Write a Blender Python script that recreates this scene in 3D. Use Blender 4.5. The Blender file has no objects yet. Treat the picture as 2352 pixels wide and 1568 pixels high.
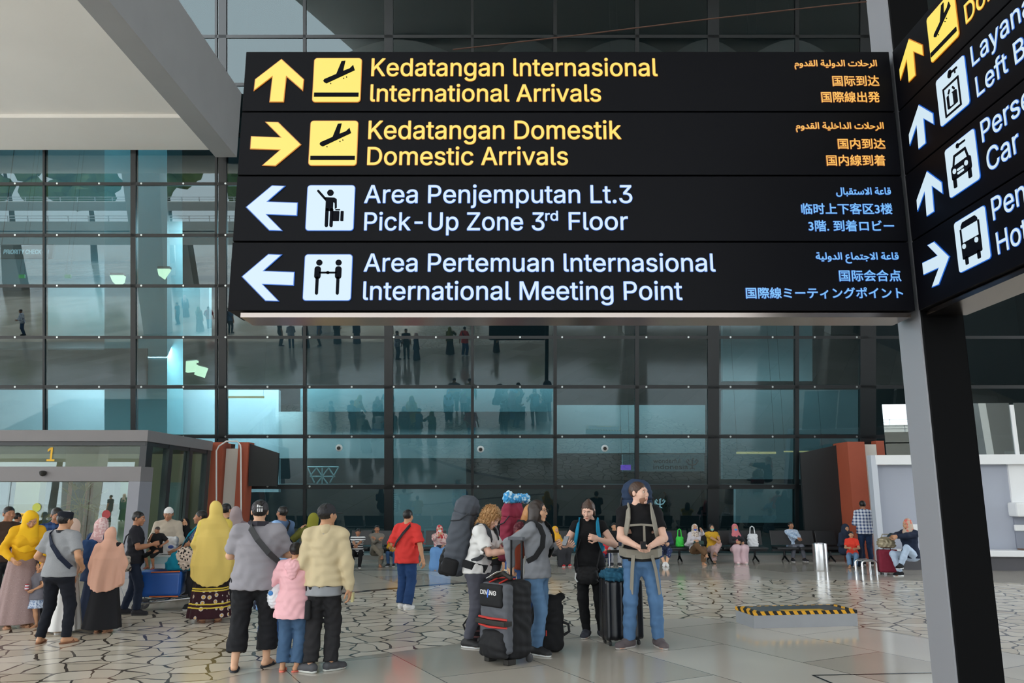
import bpy, bmesh, math, random, os
import numpy as np
from mathutils import Vector, Matrix
C = bpy.context.scene.collection
SC = bpy.context.scene
R = math.radians
# ---------------------------------------------------------------- camera
CAMZ, FPX, PITCH = 1.78, 1790.0, R(11.09)
cd = bpy.data.cameras.new('camera'); cam = bpy.data.objects.new('camera', cd); C.objects.link(cam)
cam.location = (0, 0, CAMZ); cam.rotation_euler = (R(90) + PITCH, 0, 0)
cd.sensor_width = 36; cd.lens = FPX / 2352 * 36; cd.clip_end = 500; cd.clip_start = .05
SC.camera = cam
# ---------------------------------------------------------------- world, sun, exposure
SC.view_settings.view_transform = 'Standard'; SC.view_settings.look = 'None'
SC.view_settings.gamma = 1; SC.view_settings.use_curve_mapping = False
SC.view_settings.exposure = 0.62
w = bpy.data.worlds.new('world'); SC.world = w; w.use_nodes = True
bg = w.node_tree.nodes['Background']; bg.inputs[0].default_value = (.86, .94, 1, 1); bg.inputs[1].default_value = 3.3
sd = bpy.data.lights.new('sun', 'SUN'); sd.energy = 6.0; sd.angle = R(3); sd.color = (1, .96, .9)
sun = bpy.data.objects.new('sun', sd); C.objects.link(sun); sun.rotation_euler = (R(16), R(-4), 0)
def area(name, loc, size, e, rot=(0, 0, 0), col=(1, 1, 1)):
    d = bpy.data.lights.new(name, 'AREA'); d.shape = 'RECTANGLE'; d.size, d.size_y = size; d.energy = e; d.color = col
    o = bpy.data.objects.new(name, d); C.objects.link(o); o.location = loc; o.rotation_euler = rot; return o
# fill lights added inside the terminal hall to brighten its columns and walls
area('hall_fill', (-11, 27.5, 11.0), (8, 4), 1500, col=(.85, .95, 1))
area('hall_fill', (-2, 28, 11.0), (8, 4), 120, col=(.85, .95, 1))
area('hall_fill', (9, 28, 11.0), (10, 4), 60, col=(.85, .95, 1))
area('hall_fill', (-10.6, 24.3, 6.2), (9, .5), 560, (R(50), 0, 0), (.95, .97, 1))  # from here: unseen strips added to wash the mezzanine walls with light
area('hall_fill', (0, 24.6, 5.6), (12, .4), 130, (R(50), 0, 0), (.95, .97, 1))
area('hall_fill', (7, 24.6, 5.6), (6, .4), 45, (R(50), 0, 0), (.8, .95, 1))
# ---------------------------------------------------------------- pixel <-> place
cp, sp = math.cos(PITCH), math.sin(PITCH)
def ray(x, y):
    u = (x - 1176) / FPX; v = (784 - y) / FPX
    return Vector((u, cp - v * sp, sp + v * cp))
CAMP = Vector((0, 0, CAMZ))
def at_z(x, y, z=0):
    d = ray(x, y); return CAMP + d * ((z - CAMZ) / d.z)
def at_y(x, y, Y):
    d = ray(x, y); return CAMP + d * (Y / d.y)
def at_x(x, y, X):
    d = ray(x, y); return CAMP + d * (X / d.x)
WD = 22.4                                   # distance of the leaning glass wall along the view axis
def at_wall(x, y, dd=0): return CAMP + ray(x, y) * (WD + dd)
WN = Vector((0, cp, sp)); WU = Vector((0, -sp, cp))
# ---------------------------------------------------------------- helpers
def lin(c):
    c = c / 255
    return c / 12.92 if c <= .04045 else ((c + .055) / 1.055) ** 2.4
def rgb(r, g, b): return (lin(r), lin(g), lin(b), 1)
MATS = {}
def mat(name, c=(128, 128, 128), rough=.6, metal=0, emit=0, bump=0, bscale=40, spec=.5, var=0):
    if name in MATS: return MATS[name]
    m = bpy.data.materials.new(name); m.use_nodes = True; nt = m.node_tree; b = nt.nodes['Principled BSDF']
    c4 = rgb(*c)
    b.inputs['Base Color'].default_value = c4; b.inputs['Roughness'].default_value = rough; b.inputs['Metallic'].default_value = metal
    b.inputs['Specular IOR Level'].default_value = spec
    if emit:
        b.inputs['Emission Color'].default_value = c4; b.inputs['Emission Strength'].default_value = emit
    if bump or var:
        tc = nt.nodes.new('ShaderNodeTexCoord'); n = nt.nodes.new('ShaderNodeTexNoise'); n.inputs['Scale'].default_value = bscale; n.inputs['Detail'].default_value = 4
        nt.links.new(tc.outputs['Object'], n.inputs['Vector'])
        if bump:
            bp = nt.nodes.new('ShaderNodeBump'); bp.inputs['Strength'].default_value = bump; bp.inputs['Distance'].default_value = .01
            nt.links.new(n.outputs['Fac'], bp.inputs['Height']); nt.links.new(bp.outputs['Normal'], b.inputs['Normal'])
        if var:
            mx = nt.nodes.new('ShaderNodeMix'); mx.data_type = 'RGBA'; mx.blend_type = 'MIX'
            mx.inputs[6].default_value = tuple(min(1, v * (1 - var)) for v in c4[:3]) + (1,); mx.inputs[7].default_value = tuple(min(1, v * (1 + var)) for v in c4[:3]) + (1,)
            nt.links.new(n.outputs['Fac'], mx.inputs[0]); nt.links.new(mx.outputs[2], b.inputs['Base Color'])
    MATS[name] = m; return m
def N(m): return m.node_tree.nodes
def tagp(o, label, cat, group=None, kind=None):
    if label: o['label'] = label
    if cat: o['category'] = cat
    if group: o['group'] = group
    if kind: o['kind'] = kind
    return o
def empty(name, loc=(0, 0, 0), rz=0, label=None, cat=None, group=None, scale=1):
    o = bpy.data.objects.new(name, None); C.objects.link(o); o.location = loc; o.rotation_euler = (0, 0, rz); o.scale = (scale,) * 3
    o.empty_display_size = .1
    return tagp(o, label, cat, group)
def link(name, me, m=None, parent=None):
    o = bpy.data.objects.new(name, me); C.objects.link(o)
    if m is not None:
        for x in (m if isinstance(m, (list, tuple)) else [m]): me.materials.append(x)
    if parent is not None: o.parent = parent
    return o
class MB:
    """collects simple solids into one mesh"""
    def __init__(s): s.v = []; s.f = []
    def add(s, vs, fs):
        n = len(s.v); s.v += [tuple(x) for x in vs]; s.f += [tuple(i + n for i in f) for f in fs]; return s
    def box(s, c, h, M=None):
        vs = [Vector((c[0] + sx * h[0], c[1] + sy * h[1], c[2] + sz * h[2])) for sx in (-1, 1) for sy in (-1, 1) for sz in (-1, 1)]
        if M: vs = [M @ x for x in vs]
        return s.add(vs, [(0, 1, 3, 2), (4, 6, 7, 5), (0, 4, 5, 1), (2, 3, 7, 6), (0, 2, 6, 4), (1, 5, 7, 3)])
    def hexa(s, q, off):
        """quad q (4 points) extruded by vector off"""
        q = [Vector(p) for p in q]; off = Vector(off)
        return s.prism(q, off)
    def prism(s, q, off):
        q = [Vector(p) for p in q]; off = Vector(off); n = len(q)
        vs = q + [p + off for p in q]
        return s.add(vs, [tuple(range(n)), tuple(range(2 * n - 1, n - 1, -1))] + [(i, i + n, (i + 1) % n + n, (i + 1) % n) for i in range(n)])
    def tube(s, pts, r, n=8, closed=False):
        pts = [Vector(p) for p in pts]; m = len(pts); rr = r if isinstance(r, (list, tuple)) else [r] * m
        rings = []; up = None
        for i, p in enumerate(pts):
            a = pts[i - 1] if (i > 0 or closed) else p; b = pts[(i + 1) % m] if (i < m - 1 or closed) else p
            t = (b - a).normalized()
            if up is None:
                up = Vector((0, 0, 1)) if abs(t.z) < .9 else Vector((1, 0, 0))
            up = (up - t * up.dot(t)).normalized(); sd_ = t.cross(up)
            rings.append([p + (up * math.cos(2 * math.pi * k / n) + sd_ * math.sin(2 * math.pi * k / n)) * rr[i] for k in range(n)])
        vs = [x for g in rings for x in g]; fs = []
        for i in range(m if closed else m - 1):
            j = (i + 1) % m
            for k in range(n):
                l = (k + 1) % n; fs.append((i * n + k, i * n + l, j * n + l, j * n + k))
        if not closed: fs += [tuple(range(n - 1, -1, -1)), tuple((m - 1) * n + k for k in range(n))]
        return s.add(vs, fs)
    def lathe(s, prof, c=(0, 0, 0), n=24, M=None):
        vs = [Vector((c[0] + r * math.cos(2 * math.pi * k / n), c[1] + r * math.sin(2 * math.pi * k / n), c[2] + z)) for r, z in prof for k in range(n)]
        if M: vs = [M @ x for x in vs]
        fs = [(i * n + k, i * n + (k + 1) % n, (i + 1) * n + (k + 1) % n, (i + 1) * n + k) for i in range(len(prof) - 1) for k in range(n)]
        fs += [tuple(range(n - 1, -1, -1)), tuple((len(prof) - 1) * n + k for k in range(n))]
        return s.add(vs, fs)
    def build(s, name, m, parent=None, smooth=False, bevel=0):
        me = bpy.data.meshes.new(name); me.from_pydata(s.v, [], s.f)
        bm = bmesh.new(); bm.from_mesh(me); bmesh.ops.recalc_face_normals(bm, faces=bm.faces)
        if bevel: bmesh.ops.bevel(bm, geom=list(bm.edges), offset=bevel, segments=2, affect='EDGES', profile=.6)
        bm.to_mesh(me); bm.free()
        if smooth:
            for p in me.polygons: p.use_smooth = True
            try: me.set_sharp_from_angle(angle=R(40))
            except Exception: pass
        return link(name, me, m, parent)
def struct(o): o['kind'] = 'structure'; return o
# ================================================================ SETTING
# ---- floor
def floor_mat():
    m = bpy.data.materials.new('polished_tile'); m.use_nodes = True; nt = m.node_tree; b = nt.nodes['Principled BSDF']
    tc = nt.nodes.new('ShaderNodeTexCoord'); mp = nt.nodes.new('ShaderNodeMapping'); mp.inputs['Rotation'].default_value = (0, 0, R(62)); mp.inputs['Location'].default_value = (.4, .55, 0)
    br = nt.nodes.new('ShaderNodeTexBrick'); br.offset = .5; br.inputs['Scale'].default_value = 1
    br.inputs['Brick Width'].default_value = 2.4; br.inputs['Row Height'].default_value = 1.25; br.inputs['Mortar Size'].default_value = .006
    br.inputs['Color1'].default_value = rgb(184, 175, 162); br.inputs['Color2'].default_value = rgb(218, 210, 198); br.inputs['Mortar'].default_value = rgb(105, 100, 95); br.inputs['Bias'].default_value = .1
    n = nt.nodes.new('ShaderNodeTexNoise'); n.inputs['Scale'].default_value = .35; n.inputs['Detail'].default_value = 3
    mx = nt.nodes.new('ShaderNodeMix'); mx.data_type = 'RGBA'; mx.blend_type = 'MULTIPLY'; mx.inputs[0].default_value = .35
    for a, c in ((tc.outputs['Object'], mp.inputs['Vector']), (mp.outputs[0], br.inputs['Vector']), (tc.outputs['Object'], n.inputs['Vector']), (br.outputs['Color'], mx.inputs[6]), (n.outputs['Fac'], mx.inputs[7]), (mx.outputs[2], b.inputs['Base Color'])): nt.links.new(a, c)
    b.inputs['Roughness'].default_value = .1; b.inputs['Specular IOR Level'].default_value = .4
    return m
def paving_mat():
    m = bpy.data.materials.new('crazy_paving'); m.use_nodes = True; nt = m.node_tree; b = nt.nodes['Principled BSDF']
    L = nt.links.new; nn = nt.nodes.new
    tc = nn('ShaderNodeTexCoord'); n = nn('ShaderNodeTexNoise'); n.inputs['Scale'].default_value = 1.6; n.inputs['Detail'].default_value = 2
    L(tc.outputs['Object'], n.inputs['Vector'])
    ad = nn('ShaderNodeVectorMath'); ad.operation = 'MULTIPLY_ADD'; ad.inputs[1].default_value = (.28, .28, 0); L(n.outputs['Color'], ad.inputs[0]); L(tc.outputs['Object'], ad.inputs[2])
    v = nn('ShaderNodeTexVoronoi'); v.voronoi_dimensions = '2D'; v.feature = 'DISTANCE_TO_EDGE'; v.inputs['Scale'].default_value = 2.9; L(ad.outputs[0], v.inputs['Vector'])
    n2 = nn('ShaderNodeTexNoise'); n2.inputs['Scale'].default_value = 3.2; L(tc.outputs['Object'], n2.inputs['Vector'])
    th = nn('ShaderNodeMapRange'); th.inputs[1].default_value = .3; th.inputs[2].default_value = .75; th.inputs[3].default_value = .012; th.inputs[4].default_value = .075; L(n2.outputs['Fac'], th.inputs[0])
    lt = nn('ShaderNodeMath'); lt.operation = 'LESS_THAN'; L(v.outputs['Distance'], lt.inputs[0]); L(th.outputs[0], lt.inputs[1])
    vc = nn('ShaderNodeTexVoronoi'); vc.voronoi_dimensions = '2D'; vc.inputs['Scale'].default_value = 2.9; L(ad.outputs[0], vc.inputs['Vector'])
    cr = nn('ShaderNodeMix'); cr.data_type = 'RGBA'; cr.inputs[6].default_value = rgb(200, 188, 170); cr.inputs[7].default_value = rgb(226, 217, 202)
    sx = nn('ShaderNodeSeparateColor'); L(vc.outputs['Color'], sx.inputs[0]); L(sx.outputs[0], cr.inputs[0])
    mx = nn('ShaderNodeMix'); mx.data_type = 'RGBA'; L(lt.outputs[0], mx.inputs[0]); L(cr.outputs[2], mx.inputs[6]); mx.inputs[7].default_value = rgb(78, 70, 62); L(mx.outputs[2], b.inputs['Base Color'])
    b.inputs['Roughness'].default_value = .18; b.inputs['Specular IOR Level'].default_value = .35
    return m
FLOOR, PAVE = floor_mat(), paving_mat()
struct(MB().add([(-90, -110, 0), (60, -110, 0), (60, 23.6, 0), (-90, 23.6, 0)], [(0, 1, 2, 3)]).build('floor', FLOOR))
near = [(471, 1568), (600, 1540), (800, 1511), (1000, 1485), (1150, 1463), (1300, 1440), (1520, 1422), (1700, 1420), (1900, 1430), (2000, 1443), (2140, 1466), (2352, 1505), (2700, 1570)]
far = [(2500, 1345), (2140, 1334), (1800, 1331), (1500, 1332), (1250, 1333), (1100, 1338), (1000, 1344), (783, 1364), (600, 1386), (330, 1402), (0, 1422), (-300, 1450)]
def smooth_line(p, n=6):
    P = [at_z(*q) for q in p]; out = []
    for i in range(len(P) - 1):
        p0, p1, p2, p3 = P[max(i - 1, 0)], P[i], P[i + 1], P[min(i + 2, len(P) - 1)]
        for k in range(n):
            t = k / n
            out.append(.5 * ((2 * p1) + (p2 - p0) * t + (2 * p0 - 5 * p1 + 4 * p2 - p3) * t * t + (3 * p1 - p0 - 3 * p2 + p3) * t ** 3))
    return out + [P[-1]]
nl, fl = smooth_line(near), smooth_line(far)
poly = [(p.x, p.y, .002) for p in nl + fl] + [(-14, 7.0, .002), (-3.1, 7.0, .002)]
struct(MB().add(poly, [tuple(range(len(poly)))]).build('floor_mosaic', PAVE))
# crazy paving behind the photographer (seen mirrored in the glass)
struct(MB().add([(-9, -30, .002), (4, -30, .002), (2, -9, .002), (-8, -6, .002)], [(0, 1, 2, 3)]).build('floor_mosaic_rear', PAVE))
def strip(pts, wd, name, m):
    q = []; P = [Vector((p.x, p.y, .003)) for p in pts]
    for i, p in enumerate(P):
        t = (P[min(i + 1, len(P) - 1)] - P[max(i - 1, 0)]).normalized(); nrm = Vector((-t.y, t.x, 0)) * wd / 2
        q.append((p - nrm, p + nrm))
    vs = [x for a in q for x in a]; fs = [(2 * i, 2 * i + 1, 2 * i + 3, 2 * i + 2) for i in range(len(q) - 1)]
    return struct(MB().add(vs, fs).build(name, m))
DK = mat('dark_inlay', (38, 38, 42), .15)
strip(smooth_line([(2140, 1333), (1500, 1331.5), (1180, 1334)]), .03, 'floor_inlay', mat('grey_inlay', (120, 114, 106), .15))
strip(smooth_line([(1185, 1332), (1100, 1337), (1000, 1343), (783, 1363), (640, 1380)]), .2, 'floor_inlay', DK)
strip(smooth_line([(780, 1310), (900, 1309), (1100, 1314), (1300, 1318)]), .1, 'floor_inlay', DK)
strip([at_z(1865, 1551), at_z(2140, 1545)], .03, 'floor_inlay', DK)
strip([at_z(1870, 1552), at_z(1925, 1575)], .03, 'floor_inlay', DK)
# ---- glass wall
def glass_mat(name, tint, refl, rough=0.0):
    m = bpy.data.materials.new(name); m.use_nodes = True; nt = m.node_tree; nt.nodes.clear(); L = nt.links.new
    o = nt.nodes.new('ShaderNodeOutputMaterial'); t = nt.nodes.new('ShaderNodeBsdfTransparent'); t.inputs[0].default_value = tint
    g = nt.nodes.new('ShaderNodeBsdfGlossy'); g.inputs['Roughness'].default_value = rough; g.inputs[0].default_value = (.93, 1, 1, 1)
    mx = nt.nodes.new('ShaderNodeMixShader'); mx.inputs[0].default_value = refl
    L(t.outputs[0], mx.inputs[1]); L(g.outputs[0], mx.inputs[2]); L(mx.outputs[0], o.inputs[0]); return m
GLASS = glass_mat('tinted_glass', (.40, .54, .57, 1), .055)
MUL = mat('dark_mullion', (14, 19, 22), .4)
xs = [(-120, 6), (102, 5), (307, 12), (497, 5), (512, 18), (700, 7), (893, 20), (1085, 6), (1275, 8), (1463, 9), (1638, 26), (1830, 9), (1993, 36), (2185, 8), (2380, 30)]
ys = [-170, -50, 85, 195, 310, 423, 541, 657, 775, 889, 1003, 1117, 1276]
frame = MB()
def wbar(x0, y0, x1, y1, d0=-.04, d1=.12):
    q = [at_wall(x0, y0), at_wall(x1, y0), at_wall(x1, y1), at_wall(x0, y1)]
    frame.prism([p + WN * d0 for p in q], WN * (d1 - d0))
for x, wdt in xs: wbar(x - wdt / 2, ys[0], x + wdt / 2, 1279)
for i, y in enumerate(ys):
    if y == 310: wbar(-120, y - 4, 560, y + 4); continue
    wbar(-120, y - (4 if y < 800 else 5), 2420, y + (3 if y < 1100 else 5))
struct(frame.build('wall_glass_front', MUL))
bolts = MB()
n = 1
xcols = [x for x, _ in xs if x != 512]
for i in range(len(xcols) - 1):
    x0, x1 = xcols[i], xcols[i + 1]
    for j in range(len(ys) - 1):
        y0, y1 = ys[j], ys[j + 1]
        q = [at_wall(x0, y0), at_wall(x1, y0), at_wall(x1, y1), at_wall(x0, y1)]
        me = MB().prism(q, WN * .012)
        struct(me.build('window_%d' % n, GLASS)); n += 1
for y in ys[5:-1]:
    x = -60
    while x < 2000:
        p = at_wall(x, y - 1) - WN * .05
        bolts.prism([p + Vector((math.cos(a) * .028, 0, 0)) + WU * math.sin(a) * .028 for a in [k * math.pi / 4 for k in range(8)]], WN * .02)
        x += 96.5
struct(bolts.build('trim_1', mat('bolt_steel', (190, 195, 195), .3, 1)))
# low plinth in front of the glass, wall feet
struct(MB().box((0, 22.95, .06), (16, .55, .06)).build('trim_2', mat('plinth_stone', (150, 146, 140), .35)))
# ---- the hall behind the glass
HW = mat('hall_wall_dark', (32, 38, 40), .7); HL = mat('hall_wall_light', (205, 212, 212), .6); HB = mat('hall_black', (22, 24, 26), .6)
struct(MB().box((0, 36, 10), (26, .2, 10.5)).build('wall_hall_back', HW))
struct(MB().box((-22, 30, 10), (.2, 7.5, 10.5)).build('wall_hall_left', HW))
struct(MB().box((24, 30, 10), (.2, 7.5, 10.5)).build('wall_hall_right', HB))
struct(MB().box((0, 28.2, 20.3), (26, 8.6, .2)).build('ceiling_hall', HW))
struct(MB().add([(-26, 23.6, -.01), (26, 23.6, -.01), (26, 36, -.01), (-26, 36, -.01)], [(0, 1, 2, 3)]).build('floor_hall', mat('hall_floor', (120, 120, 118), .2)))
def iw(name, x0, y0, x1, y1, dd, m, th=.25):
    """a wall, slab or column of the hall standing dd behind the glass"""
    y = at_wall((x0 + x1) / 2, (y0 + y1) / 2, dd).y
    q = [at_y(x0, y0, y), at_y(x1, y0, y), at_y(x1, y1, y), at_y(x0, y1, y)]
    return struct(MB().prism(q, (0, th, 0)).build(name, m))
iw('column_hall', 240, 300, 384, 1275, 2.2, mat('hall_column_teal', (150, 190, 196), .5), 1.2)
iw('column_hall', 340, 560, 392, 1275, 3.2, mat('hall_column_grey', (170, 196, 200), .5), .8)
iw('wall_hall_upper', 512, 300, 1300, 420, 6, HB)
iw('wall_mezzanine', 100, 655, 480, 772, 5, HL)
iw('wall_mezzanine', -130, 895, 640, 1130, 4.0, mat('hall_white', (225, 232, 235), .5))
iw('wall_mezzanine', 640, 945, 1275, 1052, 3.5, mat('hall_pale', (196, 206, 206), .5))
iw('wall_mezzanine', 905, 1052, 1070, 1275, 3.6, mat('hall_pale', (196, 206, 206)))
iw('wall_mezzanine', 1275, 930, 1620, 1040, 4.2, mat('hall_pale', (196, 206, 206)))
iw('wall_hall_panel', 1660, 895, 1975, 1100, 3.5, mat('hall_mid', (150, 160, 160), .5))
iw('wall_hall_panel', 1690, 1118, 1820, 1200, 2.5, mat('hall_pale', (196, 206, 206)))
iw('wall_hall_panel', 1660, 745, 1866, 875, 4, mat('hall_mid', (150, 160, 160), .5))
iw('slab_hall', -130, 785, 310, 800, 3, HB); iw('slab_hall', 240, 800, 338, 885, 2.0, HB)
iw('wall_hall_panel', -130, 310, 240, 655, 8, mat('hall_mid2', (110, 130, 134), .5))
iw('wall_hall_panel', 690, 890, 1275, 945, 3.2, mat('hall_glass_rail', (120, 150, 154), .3), .04)
# ---- roof, ceiling and beam above the plaza
WHT = mat('white_soffit', (240, 237, 232), .7, var=.05, bscale=.6); BEAM = mat('beam_paint', (158, 159, 160), .7, var=.06, bscale=1.5)
zc = 11.35
yb = 20.62
struct(MB().box((-24, 3.2, zc + .3), (15.7, 15.5, .2)).build('ceiling', WHT))
struct(MB().box((-24, (18.7 + yb) / 2, zc + .25), (15.7, (yb - 18.7) / 2, .25)).build('trim_3', WHT))
xb = at_y(551, 272, yb).x
struct(MB().box((xb - .3, 4, zc + .75), (.3, 16.6, .98)).build('beam', BEAM))
struct(MB().box((8.2, -4.5, 17.6), (16.4, 26.5, .2)).build('roof', mat('roof_underside', (150, 150, 148), .7)))
for px_, wd_ in ((930, 5.6), (1205, 3.2), (1420, 4.4), (1600, 3.4), (1785, 3.8)):
    X = (px_ - 1176) / FPX * 38; n_ = 14; arc = [(X - wd_ / 2 + wd_ * k / n_, 6, 16.4 + .75 * math.sin(math.pi * k / n_)) for k in range(n_ + 1)]
    struct(MB().prism(arc + [(X + wd_ / 2, 6, 15.9), (X - wd_ / 2, 6, 15.9)], (0, -3, 0)).build('roof_vault', WHT))
# ---- red pillars at both ends of the seating bay
RED = mat('brick_red_paint', (164, 78, 52), .65, var=.08, bscale=3); CRM = mat('cream_column', (212, 206, 196), .6)
def vcol(name, x0, x1, ytop, Y, m, depth=.5, ybot=None):
    a = at_y(x0, ytop, Y); b = at_y(x1, ytop, Y)
    return struct(MB().prism([(a.x, Y, 0), (b.x, Y, 0), (b.x, Y, a.z), (a.x, Y, a.z)], (0, depth, 0)).build(name, m))
vcol('column_red', 487, 512, 1015, 21.9, RED, 1.0); vcol('column_red', 548, 571, 1015, 22.0, RED, .5)
vcol('column_cream', 512, 548, 1030, 22.2, CRM, .6)
vcol('column_red', 1946, 1985, 1014, 21.6, RED, 1.0); vcol('column_cream', 1986, 2012, 1020, 21.8, CRM, .6)
vcol('column_red', 2012, 2030, 1012, 22.2, RED, .4)
# white conduit looped over the left pillar pair
pp = [at_y(x, y, 21.86) for x, y in ((497, 1270), (497, 1035), (503, 1024), (520, 1013), (545, 1013), (552, 1022), (553, 1030), (554, 1270))]
tagp(MB().tube(pp, .022, 8).build('conduit_pipe', mat('white_pipe', (225, 224, 220), .4), smooth=True), 'thin white pipe looped over the red and cream pillars beside the glass entrance', 'pipe')
# dark advert screen leaning behind the left red pillar and behind the right one
struct(MB().prism([at_y(571, 1018, 22.1), at_y(640, 1040, 22.1), at_y(636, 1116, 22.1), at_y(571, 1116, 22.1)], (0, .1, 0)).build('wall_screen_left', HB))
struct(MB().prism([at_y(1944, 1017, 22.36), at_y(1838, 1040, 22.36), at_y(1852, 1268, 22.36), at_y(1944, 1268, 22.36)], (0, .1, 0)).build('wall_screen_right', HB))
struct(MB().box((25.5, -12, 8.7), (.3, 22, 8.9)).build('wall_light_block', mat('light_block_grey', (96, 100, 102), .5)))  # out-of-view wall added to cut the light coming from the right
# ---- beyond the plaza, behind the photographer: flyover, columns, trees (all seen mirrored in the glass)
CON = mat('concrete', (176, 174, 168), .8, var=.12, bscale=.5); WRAIL = mat('white_rail', (225, 228, 230), .5)
struct(MB().box((-20, -38, 5.6), (90, 4, .7)).box((-20, -34.2, 6.7), (90, .2, .5)).build('road_flyover', CON))
struct(MB().box((-20, -50, 8.4), (90, 3, .5)).build('road_flyover', CON))
for x in (-52, -34, -21, -4, 12, 30):
    struct(MB().prism([(x - 1, -38, 0), (x + 1, -38, 0), (x + .6, -38, 5), (x - .6, -38, 5)], (0, 1.4, 0)).build('column_flyover', CON))
for x in (-26, -14, 9, 24):
    struct(MB().prism([(x - .8, -13, 0), (x + .8, -13, 0), (x + 1.6, -13, 17.5), (x - 1.6, -13, 17.5)], (0, 1.2, 0)).build('column_canopy', WHT))
rl = MB()
for Y, z in ((-34.2, 7.2), (-47.2, 8.9)):
    rl.box((-20, Y, z + .55), (90, .04, .04)); rl.box((-20, Y, z + .3), (90, .03, .03))
    for k in range(90): rl.box((-110 + 2 * k, Y, z + .28), (.04, .04, .3))
tagp(rl.build('road_railing', WRAIL), 'white guard railing along the flyover, seen mirrored in the glass wall', 'railing')
# ================================================================ LETTERING
from mathutils.geometry import delaunay_2d_cdt
FONT = None
try:
    FONT = bpy.data.fonts.load(os.path.join(bpy.utils.system_resource('DATAFILES', path='fonts'), 'Inter.woff2'))
except Exception:
    FONT = None
AR = {'ا': (0xFE8D, 0xFE8E), 'ب': (0xFE8F, 0xFE90, 0xFE91, 0xFE92), 'ة': (0xFE93, 0xFE94), 'ت': (0xFE95, 0xFE96, 0xFE97, 0xFE98), 'ج': (0xFE9D, 0xFE9E, 0xFE9F, 0xFEA0),
      'ح': (0xFEA1, 0xFEA2, 0xFEA3, 0xFEA4), 'خ': (0xFEA5, 0xFEA6, 0xFEA7, 0xFEA8), 'د': (0xFEA9, 0xFEAA), 'ر': (0xFEAD, 0xFEAE), 'س': (0xFEB1, 0xFEB2, 0xFEB3, 0xFEB4),
      'ع': (0xFEC9, 0xFECA, 0xFECB, 0xFECC), 'ق': (0xFED5, 0xFED6, 0xFED7, 0xFED8), 'ل': (0xFEDD, 0xFEDE, 0xFEDF, 0xFEE0), 'م': (0xFEE1, 0xFEE2, 0xFEE3, 0xFEE4),
      'و': (0xFEED, 0xFEEE), 'ي': (0xFEF1, 0xFEF2, 0xFEF3, 0xFEF4), '*': (0xFEFB, 0xFEFC)}
def shape_arabic(t):
    t = t.replace('لا', '*'); out = []
    for i, c in enumerate(t):
        if c == ' ': out.append(c); continue
        f = AR[c]; prev = i > 0 and t[i - 1] in AR and len(AR[t[i - 1]]) == 4
        nxt = i < len(t) - 1 and t[i + 1] in AR and len(f) == 4
        out.append(chr(f[3] if prev and nxt else f[2] if nxt else f[1] if prev else f[0]))
    return ''.join(reversed(out))
def text_mesh(body, font):
    """flat lettering filled by winding number, so overlapping strokes stay solid"""
    c = bpy.data.curves.new('lettering', 'FONT'); c.body = body
    if font: c.font = font
    c.resolution_u = 4; c.fill_mode = 'NONE'
    o = bpy.data.objects.new('lettering', c); C.objects.link(o); bpy.context.view_layer.update()
    me = bpy.data.meshes.new_from_object(o.evaluated_get(bpy.context.evaluated_depsgraph_get()))
    bpy.data.objects.remove(o); bpy.data.curves.remove(c)
    v = verts(me)[:, :2].astype(float); n = len(v); adj = [[] for _ in range(n)]
    for e in me.edges: a, b = e.vertices; adj[a].append(b); adj[b].append(a)
    bpy.data.meshes.remove(me); seen = np.zeros(n, bool); seg = []
    for i in range(n):
        if seen[i]: continue
        st, lp = [i], []
        while st:
            x = st.pop()
            if not seen[x]: seen[x] = True; lp.append(x); st += adj[x]
        lp.sort(); seg += [(lp[k], lp[(k + 1) % len(lp)]) for k in range(len(lp))]
    r = delaunay_2d_cdt([Vector(p) for p in v], seg, [], 0, 1e-6)
    P = np.array([tuple(p) for p in r[0]]); T = np.array(r[2]); ctr = P[T].mean(1); A, B = v[[s[0] for s in seg]], v[[s[1] for s in seg]]
    up = (A[None, :, 1] <= ctr[:, None, 1]) & (B[None, :, 1] > ctr[:, None, 1]); dn = (A[None, :, 1] > ctr[:, None, 1]) & (B[None, :, 1] <= ctr[:, None, 1])
    cr = (B[:, 0] - A[:, 0])[None] * (ctr[:, 1][:, None] - A[:, 1][None]) - (ctr[:, 0][:, None] - A[:, 0][None]) * (B[:, 1] - A[:, 1])[None]
    wn = (up & (cr > 0)).sum(1) - (dn & (cr < 0)).sum(1)
    me = bpy.data.meshes.new('lettering'); me.from_pydata([(x, y, 0) for x, y in P], [], T[wn != 0].tolist()); return me
def verts(me):
    a = np.empty(len(me.vertices) * 3, np.float32); me.vertices.foreach_get('co', a); return a.reshape(-1, 3)
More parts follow.
